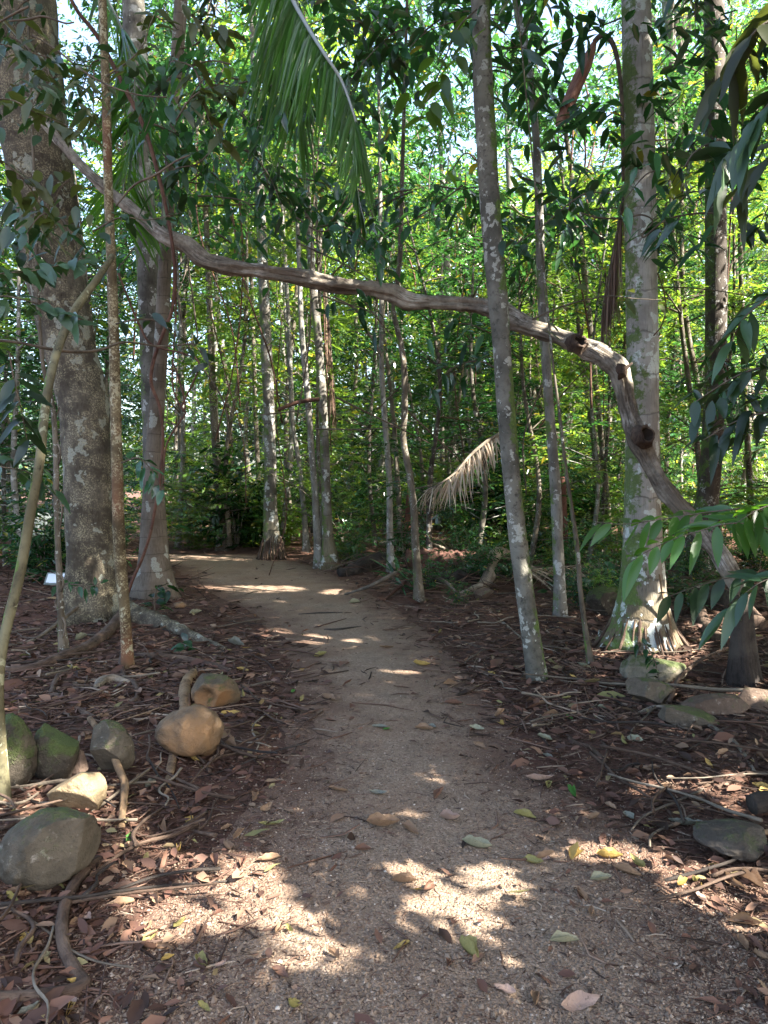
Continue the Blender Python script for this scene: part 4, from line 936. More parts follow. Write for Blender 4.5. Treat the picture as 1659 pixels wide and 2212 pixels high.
r_ = random.Random(909)
for k in range(64):
    x0, y0, Y = r_.uniform(250, 1420), r_.uniform(-120, 520), r_.uniform(7.5, 13)
    if 740 < x0 < 1000 and 140 < y0 < 370: continue
    if 1110 < x0 < 1350 and 30 < y0 < 300: continue
    dx = r_.choice((-1, 1)) * r_.uniform(70, 150) * 8 / Y
    bright = r_.random() < .45
    sprig('leafy_branch', ('bright green' if bright else 'deep green') + ' broad leaved branch high among the trees', [(x0, y0, Y), (x0 + dx * .4, y0 + r_.uniform(-20, 30), Y), (x0 + dx, y0 + r_.uniform(0, 70), Y + .3), (x0 + dx * 1.5, y0 + r_.uniform(40, 120), Y + .5)], r_.randrange(30, 52), r_.uniform(.15, .26), r_.uniform(.06, .1), r_.choice(['leaf_c', 'leaf']) if bright else r_.choice(['leaf_b', 'leaf']), .35, .03, jx=.2, rows=4)['group'] = ('bright' if bright else 'deep') + ' green broad leaved branches high among the trees'
r_ = random.Random(404)
for k in range(30):
    x0, y0, Y = r_.uniform(420, 1340), r_.uniform(-60, 430), r_.uniform(5.6, 9.5)
    if x0 > 1090 and y0 < 300: x0 -= 420
    if 730 < x0 < 1000 and 130 < y0 < 380: x0 -= 300
    dx = r_.choice((-1, 1)) * r_.uniform(60, 130) * 7 / Y
    sprig('leafy_branch', 'dark leafy branch hanging among the trees in the upper middle', [(x0, y0, Y), (x0 + dx * .4, y0 + r_.uniform(-10, 30), Y), (x0 + dx, y0 + r_.uniform(20, 90), Y), (x0 + dx * 1.4, y0 + r_.uniform(60, 150), Y)], r_.randrange(18, 30), r_.uniform(.15, .22), r_.uniform(.05, .075), r_.choice(['leaf_b', 'leaf_b', 'leaf_near', 'leaf']), .35, .02, jx=.09)['group'] = 'dark leafy branches in the upper middle'
for k in range(16):
    x0, y0, Y = r_.uniform(-40, 230), r_.uniform(-40, 480), r_.uniform(4.2, 7.2); dx = r_.uniform(-90, 90)
    sprig('leafy_branch', 'dark leafy twig hanging before the upper part of the largest trunk', [(x0, y0, Y), (x0 + dx * .4, y0 + 20, Y), (x0 + dx, y0 + r_.uniform(60, 140), Y)], r_.randrange(14, 24), r_.uniform(.12, .17), r_.uniform(.045, .06), r_.choice(['leaf_near', 'leaf_b', 'leaf_near', 'leaf_olive']), .35, .03, jx=.09)['group'] = 'dark leafy twigs before the largest trunk'
for k in range(14):
    x0, y0, Y = r_.uniform(1430, 1700), r_.uniform(-40, 1000), r_.uniform(4.2, 8); dx = r_.uniform(-110, 50)
    sprig('leafy_branch', 'dark leafy branch hanging at the right beyond the stout pale palm', [(x0, y0, Y), (x0 + dx * .4, y0 + 10, Y), (x0 + dx, y0 + r_.uniform(30, 100), Y)], r_.randrange(14, 24), r_.uniform(.13, .19), r_.uniform(.045, .06), r_.choice(['leaf_near', 'leaf_b', 'leaf']), .35, .03, jx=.09)['group'] = 'dark leafy branches at the right'

# ------------------------------------------------------------------ roots, logs, sticks on the ground
def lie(name, label, pts, mat, cat, lift=.5, n=60, bump=.18, sides=12, group=None, wob=0):
    """pts (x,row,width px, [extra height m]) on the ground"""
    P = []
    for p in pts:
        g = gnd(p[0], p[1]); r = p[2] * g[1] / F / 2
        P.append((g[0], g[1], H(g[0], g[1]) + r * lift + (p[3] if len(p) > 3 else 0), r))
    C = catmull(P, n); mb = MB()
    if wob:
        for k in range(n): C[k, :3] += np.array([mnoise.noise((k * .17, 1, s)) * wob for s in (1, 2, 3)]) * [1, 1, .3]
    mb.add(*tube(C[:, :3], C[:, 3], sides, bump, 9, random.randint(1, 50)))
    return tag(obj(name, mb.mesh(name), M[mat]), label, cat, group)
lie('tree_root', 'thick root running left from the foot of the largest trunk', [(272, 1345, 26, .06), (240, 1380, 28), (190, 1420, 27), (140, 1447, 25), (80, 1470, 23), (20, 1475, 20), (-40, 1480, 18)], 'root', 'root')
lie('tree_root', 'mossy buttress root spreading toward the path from the largest trunk', [(262, 1340, 62, .03), (330, 1356, 50), (390, 1372, 34), (440, 1388, 22), (486, 1402, 10)], 'bark_big', 'root', .1, bump=.25)
lie('tree_root', 'reddish root running from the lichen pole toward the hollowed boulder', [(292, 1432, 12), (340, 1437, 15), (400, 1440, 16), (450, 1448, 16), (485, 1458, 14), (510, 1470, 8)], 'root', 'root')
lie('tree_root', 'tan root coming out behind the smooth tan boulder', [(418, 1478, 20), (402, 1502, 24, .02), (398, 1535, 24), (396, 1570, 22), (380, 1620, 20), (372, 1660, 19), (362, 1712, 17)], 'root_tan', 'root')
lie('dead_stick', 'bent yellow brown stick leaning on the olive mossy boulder', [(195, 1640, 12, .18), (230, 1680, 15, .13), (262, 1722, 16, .07), (270, 1740, 17, .05), (266, 1775, 16, .02), (262, 1806, 16, 0)], 'root_tan', 'stick', n=50)
lie('tree_root', 'dark curling root at the bottom left of the photo', [(212, 1872, 22, .0), (180, 1908, 23, .02), (148, 1955, 25, .02), (134, 2010, 26, .02), (138, 2062, 28, .01), (164, 2110, 31), (178, 2140, 34), (120, 2160, 36), (50, 2170, 38), (-60, 2180, 40)], 'root', 'root', n=90)
lie('tree_root', 'knobbly root curling past the foot of the lichen pole', [(264, 1430, 11), (262, 1462, 12), (272, 1486, 12), (290, 1500, 12), (298, 1524, 14), (275, 1545, 13), (232, 1560, 10)], 'root', 'root')
lie('tree_root', 'long thin root across the litter left of the lichen pole', [(-20, 1496, 10), (60, 1490, 11), (140, 1484, 11), (220, 1474, 10), (262, 1462, 8)], 'root', 'root')
lie('tree_root', 'forked root running down toward the mossy boulders', [(172, 1434, 10), (150, 1462, 12), (125, 1492, 13), (112, 1520, 12), (130, 1528, 12), (170, 1556, 13), (205, 1576, 12)], 'root', 'root')
lie('tree_root', 'stump of broken root with pale end in the litter at the left', [(210, 1518, 16, .02), (222, 1500, 20, .02), (250, 1494, 18, .02), (280, 1498, 10)], 'pale_log', 'root', bump=.4)
lie('fallen_limb', 'long bare limb propped from the litter to the lichen pole', [(10, 1424, 8), (80, 1404, 9, .03), (160, 1360, 9, .18), (220, 1332, 8, .28), (260, 1300, 7, .4)], 'vine_grey', 'branch')
lie('fallen_limb', 'pale grey bent dead limb right of the path, standing up at its bend', [(990, 1300, 14), (1020, 1292, 20), (1045, 1285, 26, .04), (1056, 1280, 28, .16), (1062, 1272, 27, .34), (1078, 1262, 26, .42), (1100, 1258, 24, .34), (1140, 1260, 22, .15), (1180, 1262, 18, .04)], 'pale_log', 'branch', n=70)
lie('fallen_log', 'dark red rotten log lying behind the thin central trunks', [(880, 1236, 42), (930, 1238, 52), (980, 1238, 54), (1030, 1236, 50), (1050, 1235, 44)], 'brown_log', 'log', .75, bump=.3, sides=18)
lie('fallen_log', 'black rotten log in front of the red log, right of the path', [(925, 1276, 26), (960, 1274, 34), (1000, 1272, 36), (1040, 1268, 34), (1064, 1266, 22)], 'black_wood', 'log', .6, bump=.45, sides=18)
lie('fallen_log', 'black rotten wood at the bend of the path beside the spotted trunk', [(735, 1246, 20), (780, 1240, 34), (815, 1236, 36), (850, 1232, 22)], 'black_wood', 'log', .6, bump=.5, sides=16)
lie('fallen_log', 'long brown log lying across behind the slanting grey trunk', [(1150, 1240, 20), (1220, 1248, 22), (1300, 1254, 18), (1370, 1258, 14), (1440, 1262, 12)], 'root', 'log')
lie('fallen_log', 'dark fallen log far behind at the right, with a broken reddish end', [(1160, 1196, 34), (1210, 1194, 40), (1290, 1192, 42), (1370, 1190, 40)], 'brown_log', 'log', .8, bump=.25, sides=16)
lie('fallen_log', 'dark stub of log lying on the flat grey boulder at the right edge', [(1622, 1824, 42, .10), (1650, 1822, 44, .10), (1700, 1826, 46, .09), (1760, 1830, 48, .07)], 'black_wood', 'log', 1.2, bump=.12, sides=18)
lie('tree_root', 'twisted sunlit roots right of the flared palm foot', [(1510, 1330, 22), (1522, 1362, 26), (1540, 1392, 26), (1566, 1412, 24), (1592, 1432, 20)], 'root', 'root')
lie('tree_root', 'thick reddish root lump behind the black stump', [(1500, 1300, 34), (1540, 1310, 44), (1580, 1330, 46), (1640, 1372, 40)], 'root', 'root', bump=.3)
lie('dead_stick', 'long pale straight stick lying over the rocks at the right', [(1292, 1496, 6, .02), (1380, 1510, 7, .06), (1450, 1522, 7, .10), (1540, 1532, 8, .12), (1620, 1540, 8, .12), (1720, 1546, 8, .1)], 'pale_log', 'stick')
lie('dead_stick', 'brown bent stick rising from the flat smooth rock toward the black stump', [(1446, 1545, 10, .06), (1462, 1512, 9, .10), (1482, 1488, 8, .12), (1520, 1464, 7, .12), (1570, 1446, 6, .10)], 'root', 'stick')
lie('dead_stick', 'forked fallen stick curving from the flat smooth rock to the lower right', [(1380, 1554, 7, .0), (1420, 1547, 10, .02), (1470, 1556, 10, .03), (1520, 1580, 9, .02), (1570, 1612, 9), (1600, 1650, 9), (1630, 1706, 8)], 'pale_log', 'stick', n=70)
lie('dead_stick', 'thin brown stick fork running right from the forked stick', [(1440, 1556, 7, .02), (1520, 1562, 7, .02), (1600, 1582, 6, .01), (1700, 1600, 6)], 'root', 'stick')
lie('dead_stick', 'crooked reddish stick on the gravel margin at the right', [(1226, 1596, 9), (1242, 1612, 10), (1270, 1622, 9), (1292, 1640, 10), (1310, 1656, 8)], 'root', 'stick')
lie('dead_stick', 'peeled tan stick banded by shadow at the lower right', [(1548, 1852, 16, .02), (1580, 1838, 17, .02), (1620, 1830, 16, .02), (1660, 1826, 12, .02)], 'root_tan', 'stick')
lie('dead_stick', 'curved brown stick above the flat grey boulder at the right', [(1548, 1738, 9), (1600, 1720, 11, .01), (1640, 1714, 12, .01), (1700, 1716, 12)], 'root', 'stick')
lie('dead_stick', 'long thin stick lying at the right margin of the path', [(930, 1372, 4), (1000, 1390, 6), (1070, 1412, 6), (1130, 1422, 5)], 'root', 'stick')
lie('dead_stick', 'pale thin stick across the litter in front of the slanting trunk', [(1060, 1340, 4), (1110, 1372, 5), (1150, 1400, 4)], 'pale_log', 'stick')
lie('dead_stick', 'dark thin twig lying across the path near its bend', [(645, 1328, 3), (690, 1326, 5), (740, 1324, 3)], 'black_wood', 'stick')
lie('dead_stick', 'dark twig with crumbled bark in the middle of the path', [(700, 1361, 4), (730, 1362, 7), (780, 1354, 3)], 'black_wood', 'stick')

r_ = random.Random(88)
for k in range(16):
    x0, y0 = r_.uniform(720, 1600), r_.uniform(1172, 1300); dx = r_.uniform(60, 170) * r_.choice((-1, 1)); dy = r_.uniform(-16, 22)
    lie('fallen_limb', 'fallen limb lying in the tangle right of the path', [(x0, y0, r_.uniform(5, 11), r_.uniform(0, .35)), (x0 + dx * .5, max(1168, y0 + dy * .5 + r_.uniform(-6, 6)), 8, r_.uniform(.05, .25)), (x0 + dx, max(1168, y0 + dy), 5)], r_.choice(['root', 'pale_log', 'brown_log', 'vine_grey']), 'branch', n=24, sides=8, group='fallen limbs tangled right of the path')

# ------------------------------------------------------------------ rail and small sign at the left
g0, g1 = at(-60, 1172, 13.5), at(128, 1174, 13.5)
rl = thing('log_rail', 'low round log rail on posts at the left edge beyond the largest trunk', 'fence', (g0[0], 13.5, 0))
mb = MB(); mb.add(*tube(catmull([g0, (g0 + g1) / 2 + [0, 0, .01], g1], 20), np.full(20, .062), 12, .06, 3, 2)); child('rail', mb.mesh('rail'), M['root'], rl)
for x in (-20, 72, 122):
    q = at(x, 1172, 13.6); mb = MB(); mb.add(*tube(catmull([[q[0], 13.62, -.05], [q[0], 13.62, q[2] + .1]], 6), np.full(6, .06), 12, .06)); child('post', mb.mesh('post'), M['root'], rl)
def box(mb, c, s, rot=None):
    v = np.array([[a, b, d] for a in (-1, 1) for b in (-1, 1) for d in (-1, 1)]) * np.array(s) / 2
    if rot is not None: v = v @ rot.T
    mb.add(v + c, [np.array([[0, 1, 3, 2], [4, 6, 7, 5], [0, 4, 5, 1], [2, 3, 7, 6], [0, 2, 6, 4], [1, 5, 7, 3]])])
sg = gnd(124, 1282); ct, st = math.cos(.9), math.sin(.9); R_ = np.array([[1, 0, 0], [0, ct, -st], [0, st, ct]])
s_ = sg[1] / F
so = thing('plant_sign', 'small pale plaque on a low stand beside the largest trunk', 'sign', tuple(sg))
pl = NT('plaque_pale'); pl = pl.done(pl.pbr((.55, .62, .68), .4)); fr_ = NT('plaque_frame'); fr_ = fr_.done(fr_.pbr((.14, .17, .16), .5))
c = np.array([sg[0], sg[1], 32 * s_]); mb = MB(); box(mb, c, (50 * s_, 30 * s_, .02), R_); fo = child('frame', mb.mesh('frame', False), fr_, so)
mb = MB(); box(mb, c + R_ @ np.array([0, 0, .012]), (42 * s_, 23 * s_, .012), R_); child('board', mb.mesh('board', False), pl, so)
mb = MB(); box(mb, np.array([sg[0], sg[1], 12 * s_]), (.04, .04, 32 * s_)); child('post', mb.mesh('post', False), fr_, so)
# ------------------------------------------------------------------ fallen leaves one can pick out
FL = {'tan': ((.19, .12, .075), (.30, .20, .125)), 'yellow': ((.30, .20, .055), (.42, .30, .10)), 'green': ((.05, .16, .03), (.09, .24, .05)), 'olive': ((.20, .18, .06), (.28, .25, .10)), 'pale': ((.21, .21, .14), (.31, .30, .20)),
      'grey': ((.14, .14, .11), (.20, .20, .16)), 'brown': ((.12, .065, .045), (.18, .10, .07)), 'pink': ((.27, .18, .14), (.36, .26, .21))}
FM = {}
for k, (a, b) in FL.items():
    t = NT('fallen_leaf_' + k); v = t.objc()
    col = t.mix(t.step(t.noise(v, 18, 5, .7), .3, .7), a, b); col = t.mix(t.math('MULTIPLY', t.step(t.noise(v, 70, 3), .62, .7), .7), col, tuple(q * .3 for q in a))
    col = t.mix(t.math('MULTIPLY', t.step(t.noise(v, 26, 6, .75), .5, .66), .6), col, tuple(q * .45 for q in a))
    p = t.pbr(col, .6, t.bump(t.noise(v, 90, 4, .7), .6, .006), .3); tr = t.n('ShaderNodeBsdfTranslucent'); t.set(tr.inputs['Color'], col)
    mx = t.n('ShaderNodeMixShader', Fac=.18); t.t.links.new(p, mx.inputs[1]); t.t.links.new(tr.outputs[0], mx.inputs[2]); FM[k] = t.done(mx.outputs[0])
def leaf_shape(L, W, curl, wav, fold, seed):
    """one crisp curled leaf, 11 x 5 points, with a stalk"""
    r = random.Random(seed); V = []; A = []
    o1, o2 = r.random() * 6, r.random() * 6
    for i in range(12):
        t = i / 11; w = W * .5 * max(.03, math.sin(PI * t ** .85)) ** .8
        for j in range(5):
            s = (j - 2) / 2
            w = W * .5 * max(.03, math.sin(PI * t ** .85)) ** .8 * (1 + .16 * math.sin(t * 8 + o1 + (2.4 if s > 0 else 0)) + .09 * math.sin(t * 19 + o2 * (1 if s > 0 else 2)))
            z = curl * L * ((t - .45) ** 2 * 1.6) + fold * w * s * s * 1.6 + wav * L * (math.sin(t * 7 + o1) * .5 + math.sin(t * 13 + o2) * .35) * s * (abs(s) > .3)
            V.append((L * (t - .5), w * s * (1 - .35 * fold * abs(s)) + wav * L * .25 * math.sin(t * 9 + o2), z + .004))
    i = np.arange(60).reshape(12, 5)
    V = np.array(V); V[:, 2] -= V[:, 2].min()
    return V, np.stack([i[:-1, :-1], i[:-1, 1:], i[1:, 1:], i[1:, :-1]], -1).reshape(-1, 4)
LEAVES = """283,1826,green,42,90,bright green crumpled fallen leaf beside the yellow brown stick|1236,1722,green,40,110,bright green folded fallen leaf at the right side of the path|1010,2066,olive,66,-55,long yellow green curled leaf at the bottom of the path, centre right
322,2036,olive,46,60,oval yellow green leaf on the shaded edge of the left sun patch|357,2052,tan,40,-5,tan leaf on the bottom edge of the left sun patch|437,2089,olive,60,-55,long olive leaf pointing down, below the left sun patch|363,2079,yellow,28,20,small curled yellow leaf beside the long olive leaf
95,2082,pale,32,60,pale green leaf beside the dark curling root|147,2192,yellow,44,100,yellow brown curled leaf at the bottom edge, left|63,2195,grey,46,40,greyish leaf at the bottom left corner|355,1806,tan,46,-40,tan curled leaf with its edge in sun near the green crumpled leaf
385,1845,yellow,36,-60,yellow tan leaf below the tan curled leaf on the left|408,1779,yellow,36,80,yellow cupped leaf in the dark soil left of the path|330,1712,grey,42,50,grey green leaf under the end of the tan root|730,1712,tan,44,-8,crinkled tan leaf in the middle of the path
816,1719,grey,38,-5,flat greyish leaf near the middle of the path|973,1776,pink,50,-18,pinkish leaf lying alone on the gravel, centre right|586,1787,olive,54,8,long olive leaf at the left margin of the gravel|573,1752,tan,42,48,tan leaf standing on edge at the left margin of the path
1030,1836,pale,66,-16,ragged pale green leaf right of centre above the sun patches|783,1842,brown,36,5,dark brown humped leaf above the centre sun patch|873,1912,tan,54,6,tan leaf lying in the centre sun patch|603,2015,tan,36,70,tan leaf in the gap between the two sun patches
624,2016,olive,30,-40,small olive leaf with round tip between the sun patches|605,2112,brown,54,-42,red brown leaf below the left sun patch|826,1790,tan,70,4,long tattered tan leaf across the gravel above the sun patches|886,1800,tan,48,-30,tattered leaf touching the long tattered one
1133,1769,olive,48,-14,olive tan leaf on the right half of the path|1186,1702,olive,32,50,small olive leaf under a pale stick at the right|1166,1691,pink,62,3,pale stick like leaf stalk piece at the right of the path|1229,1852,yellow,52,78,upright curled yellow leaf at the right
1316,1859,yellow,54,-5,yellow brown rolled leaf in the right sun band|1153,1869,olive,50,-25,olive leaf left of the upright yellow leaf|1298,1906,pale,46,0,pale heart shaped leaf at the right|1353,1892,tan,56,-18,tan curled leaf right of the pale heart shaped leaf
1249,1939,brown,42,70,brown leaf standing below the pale heart shaped leaf|1279,1979,tan,32,65,small tan leaf hanging from a brown stalk at the right|1219,2042,pale,66,8,large pale grey leaf with curled ends at the lower right|1249,2174,pink,86,14,large pinkish tan leaf at the bottom edge, right
1473,1919,yellow,44,30,deep yellow curled leaf at the right, left one of two|1516,1922,yellow,34,75,deep yellow cupped leaf at the right, right one of two|1589,1916,tan,66,-50,big tan folded leaf near the right edge|1622,1914,tan,56,-40,tan rolled leaf just right of the big folded leaf
1609,1999,tan,66,-14,long tan twisted leaf near the right edge, lower|1480,1796,grey,66,-18,long grey green leaf at the right|1503,1756,tan,48,-50,curved tan leaf left of the curved brown stick|1160,2170,tan,52,70,dull tan leaf at the bottom, right of centre|1633,2049,brown,44,-70,brown leaf at the right edge, low
1360,1772,grey,40,-70,narrow green grey leaf at the right|1373,1689,brown,42,-50,brown leaf in the upper right sun band|1259,1459,pale,36,-30,pale leaf near the foot of the knuckled stem|1176,1600,pale,36,-20,pale yellow leaf on the right verge|1303,1543,pale,26,-15,small pale leaf in front of the rocks
1230,1561,green,24,-40,small bright green leaf on the right verge|1343,1623,olive,36,80,yellow green leaf standing up on the right verge|1373,1621,pale,38,-25,pale leaf beside the standing yellow green leaf|1184,1640,grey,34,-40,dark grey round leaf on the right verge|836,1579,green,24,25,small pale green leaf in the path middle
820,1574,grey,34,-4,pale silvery leaf next to the small green one in the path|916,1579,tan,40,-5,tan leaf right of the silvery leaf|933,1574,grey,32,-30,grey leaf touching the tan leaf on the path|1086,1569,yellow,28,-60,small yellow leaf at the right path edge|1030,1578,pale,32,-8,pale green leaf near the right path edge
980,1524,brown,40,-4,pair of brown leaf halves on the path|970,1481,tan,36,10,tan leaf with lifted edge on the path|910,1440,yellow,36,-4,yellowish leaf below the small sunlit streak|693,1419,olive,30,8,olive leaf on the far left of the path|835,1401,tan,32,4,tan leaf in the far middle of the path
720,1434,pink,34,-6,pinkish leaf on the far path|631,1497,green,22,60,small green leaf at the left path edge|595,1548,pale,24,-30,small pale leaf in the dark soil beside the path|710,1514,tan,38,-16,tan leaf at the end of a dark twig on the path|766,1304,pale,24,4,small pale leaf far up the path
175,1399,pale,36,40,pale grey leaf tilted in the litter left of the lichen pole|510,1396,grey,44,-8,flat grey leaf left of the path near the buttress root|327,1488,olive,28,-35,grey green leaf in red soil below the lichen pole|423,1343,pale,26,6,pale curled leaf near the buttress root
497,1551,yellow,40,8,pale yellow leaf beside the smooth tan boulder|500,1619,tan,48,-22,tan flat leaf right of the smooth tan boulder|523,1454,yellow,32,-6,yellow leaf right of the hollowed boulder|115,1752,tan,40,-12,tan leaf lying on top of the litter behind the big oval boulder"""
ks = 0
for row in LEAVES.split('\n'):
    for ent in row.split('|'):
        x, y, colr, wpx, an, lab = ent.split(',', 5); ks += 1
        g = gnd(float(x), float(y)); L = float(wpx) * g[1] / F * 1.05
        up = 'upright' in lab or 'standing' in lab or 'edge' in lab or 'cupped' in lab
        V, q = leaf_shape(L, L * random.uniform(.38, .52), random.uniform(.1, .5), random.uniform(.02, .06), random.uniform(.2, 1.0) + (.6 if 'curl' in lab or 'roll' in lab or 'fold' in lab else 0), ks)
        o = obj('fallen_leaf', mesh_np('fallen_leaf', V, [q]), FM[colr])
        o.location = (g[0], g[1], H(g[0], g[1]) + .012)
        # photo angle to ground angle: rows are foreshortened
        fs = abs(math.tan(math.asin(min(.95, CAMZ / max(g[1], 1.7)))))
        o.rotation_euler = (random.uniform(-.35, .35) + (.6 if up else 0), random.uniform(-.15, .15), math.atan2(math.sin(math.radians(float(an))) / max(.25, min(1, fs)), math.cos(math.radians(float(an)))))
        tag(o, lab, 'fallen leaf')
protos = [mesh_np('fallen_leaf', *[(v, [q]) for v, q in [leaf_shape(.075, .033, random.uniform(.1, .5), .05, random.uniform(.1, 1.2), 900 + k)]][0]) for k in range(6)]
pm_ = []
for k, c in enumerate(['tan', 'brown', 'olive', 'tan', 'pink', 'yellow']):
    protos[k].materials.append(FM[c])
r_ = random.Random(77); cnt = 0
while cnt < 190:
    x, y = r_.uniform(0, 1659), 1290 + 900 * r_.random() ** .85
    g = gnd(x, y); d = float(pathd(g[0], g[1]))
    if r_.random() > (.12 if d < -.1 else 1): continue
    k = r_.choice([0, 0, 1, 1, 1, 2, 3, 4, 5]) 
    o = bpy.data.objects.new('fallen_leaf', protos[k]); COL.objects.link(o); cnt += 1
    o.location = (g[0], g[1], H(g[0], g[1]) + .014); o.rotation_euler = (r_.gauss(0, .35), r_.gauss(0, .3), r_.uniform(0, 6.28)); o.scale = (r_.uniform(.6, 1.4),) * 3
    tag(o, ['small tan fallen leaf in the litter', 'small brown fallen leaf in the litter', 'small olive fallen leaf in the litter', 'small tan fallen leaf in the litter', 'small pinkish fallen leaf in the litter', 'small yellow fallen leaf in the litter'][k], 'fallen leaf',
        ['tan', 'brown', 'olive', 'tan', 'pinkish', 'yellow'][k] + ' leaves scattered in the litter')
sp = []
for k in range(6):
    L = .42; P = [(L * (t - .5), .03 * math.sin(t * 5 + k) + r_.gauss(0, .01), .006 + .015 * math.sin(t * 3 + k) ** 2) for t in np.linspace(0, 1, 6)]
    mb = MB(); mb.add(*tube(catmull(P, 16), np.linspace(.007, .004, 16), 7, .25, 14, k)); me = mb.mesh('fallen_twig'); me.materials.append(M[['root', 'vine_grey', 'pale_log', 'root', 'black_wood', 'root'][k]]); sp.append(me)
cnt = 0
while cnt < 220:
    x, y = r_.uniform(0, 1659), 1240 + 900 * r_.random() ** 1.3
    g = gnd(x, y); d = float(pathd(g[0], g[1]))
    if d < .1: continue
    k = r_.randrange(6); o = bpy.data.objects.new('fallen_twig', sp[k]); COL.objects.link(o); cnt += 1
    o.location = (g[0], g[1], H(g[0], g[1]) + .012 + .02 * r_.random()); o.rotation_euler = (r_.gauss(0, .04), r_.gauss(0, .06), r_.uniform(0, 6.28)); o.scale = (r_.uniform(.5, 2.2), r_.uniform(.7, 1.5), r_.uniform(.7, 1.5))
    w = ['brown', 'grey', 'pale', 'brown', 'black', 'brown'][k]
    tag(o, f'thin {w} fallen twig among the leaf litter', 'twig', f'{w} twigs lying in the leaf litter')

# ------------------------------------------------------------------ understory and background trees
VAR = []
for v in range(7):
    r = np.random.default_rng(500 + v); rr = random.Random(v); hgt_ = 13.0
    P = catmull([(0, 0, -.1), (rr.gauss(0, .12), rr.gauss(0, .12), 3), (rr.gauss(0, .25), rr.gauss(0, .25), 7), (rr.gauss(0, .4), rr.gauss(0, .4), hgt_)], 40)
    mb = MB(); mb.add(*tube(P, np.linspace(.068, .016, 40), 10, .08, 3, v, .5, .3)); cs, As = [], []
    for k in range(32):
        i = rr.randrange(3, 39); s = P[i]; an = rr.uniform(0, 6.28); ln = rr.uniform(.8, 2.2) * (1.15 - .5 * i / 40)
        e = s + np.array([math.cos(an) * ln, math.sin(an) * ln, rr.uniform(-.1, .9)]); m = (s + e) / 2 + np.array([0, 0, .12])
        B = catmull(np.array([s, m, e]), 8); mb.add(*tube(B, np.linspace(.02, .005, 8), 5))
        for q in range((8, 12, 7, 9, 6, 13, 8)[v]):
            t = rr.uniform(.3, 1.08); b = s + (e - s) * t + np.array([0, 0, .12 * math.sin(PI * min(1, t))]) + r.normal(0, 1, 3) * [.24, .24, .20]
            cs.append(b); As.append((e - s) + r.normal(0, .9, 3))
    mt = mb.mesh('trunk'); mt.materials.append(M[['bark_far', 'bark_thin', 'bark_white', 'bark_dark', 'bark_mottle', 'bark_thin', 'bark_dark'][v]])
    V, f = sprays(np.array(cs), np.array(As), (9, 12, 8, 9, 7, 13, 9)[v], (.45, .4, .5, .42, .55, .4, .45)[v], (.18, .12, .24, .16, .27, .11, .2)[v], (.07, .046, .078, .064, .105, .042, .06)[v], rng=r)
    mc = mesh_np('crown', V, f); mc.materials.append(M[['leaf', 'leaf_b', 'leaf_c', 'leaf_c', 'leaf_b', 'leaf_c', 'leaf_b'][v]])
    VAR.append((mt, mc))
SHR = []
for v in range(6):
    r = np.random.default_rng(700 + v); rr = random.Random(50 + v); mb = MB(); cs, As = [], []
    for k in range(6):
        an = rr.uniform(0, 6.28); h_ = rr.uniform(1.2, 2.6)
        B = catmull([(0, 0, -.05), (math.cos(an) * .2, math.sin(an) * .2, h_ * .5), (math.cos(an) * .6, math.sin(an) * .6, h_)], 12); mb.add(*tube(B, np.linspace(.016, .004, 12), 5))
        for q in range(20):
            t = rr.uniform(.15, 1.0); i = int(t * 11); cs.append(B[i] + r.normal(0, 1, 3) * [.28, .28, .2]); As.append(r.normal(0, 1, 3) * [1, 1, .4] + [math.cos(an) * .4, math.sin(an) * .4, .2])
    ms = mb.mesh('stems'); ms.materials.append(M['bark_thin'])
    V, f = sprays(np.array(cs), np.array(As), 8, .34, [.13, .19, .15, .24, .14, .17][v], [.05, .06, .06, .07, .045, .07][v], rng=r)
    V[:, 2] = np.maximum(V[:, 2], .02)
    ml = mesh_np('foliage', V, f); ml.materials.append(M[['leaf', 'leaf_b', 'leaf_c', 'leaf_b', 'leaf', 'leaf_c'][v]])
    SHR.append((ms, ml))
def place(kind_, var, loc, rz, sc, label, cat, group):
    root = thing(kind_, label, cat, loc, group); root.rotation_euler = (0, 0, rz); root.scale = sc
    for nm, me in zip(('trunk', 'crown') if kind_ == 'understory_tree' else ('stems', 'foliage'), var):
        o = bpy.data.objects.new(nm, me); COL.objects.link(o); o.parent = root
    return root
r_ = random.Random(2024)
TL = ['slender grey barked understory tree with a tall loose crown', 'thin brown understory tree with dark foliage', 'thin pale stemmed understory tree', 'bright leaved slender understory tree', 'mottled thin understory tree with dense dark leaves', 'brown stemmed understory tree with mid green leaves', 'dark barked straight understory tree']
placed = []
def ok(x, y, dmin):
    if float(pathd(x, y)) < (.9 if y < 17.5 else .3) or in_water(x, y): return False
    return all((x - a) ** 2 + (y - b) ** 2 > dmin ** 2 for a, b in placed)
SKYGAP = [(872, 268, 34, 66), (1105, 390, 42, 34), (1290, 340, 26, 26), (1445, 30, 40, 50)]
n = 0; tries = 0
while n < NTREE and tries < 9000:
    tries += 1
    px = r_.uniform(-200, 1740); Y = 12.5 + 33 * r_.random() ** 1.25
    x = (px - CX) / F * Y
    if not ok(x, Y, .75 + Y * .02): continue
    if Y < 15 and 380 < px < 900: continue
    placed.append((x, Y)); v = r_.randrange(7); s = (1.6 + .69 * Y) * r_.uniform(.55, 1.02) / 13; w = max(.7, s) * r_.uniform(.8, 1.4)
    for gx_, gy_, ga, gb in SKYGAP:
        if abs(px - gx_) < ga + 1.1 * w * F / Y: s = min(s, max(.3, at(gx_, gy_ + gb, Y)[2] / 13.4))
    place('understory_tree', VAR[v], (x, Y, H(x, Y)), r_.uniform(0, 6.28), (w, w, s), TL[v], 'tree', TL[v].replace('understory tree', 'understory trees')); n += 1
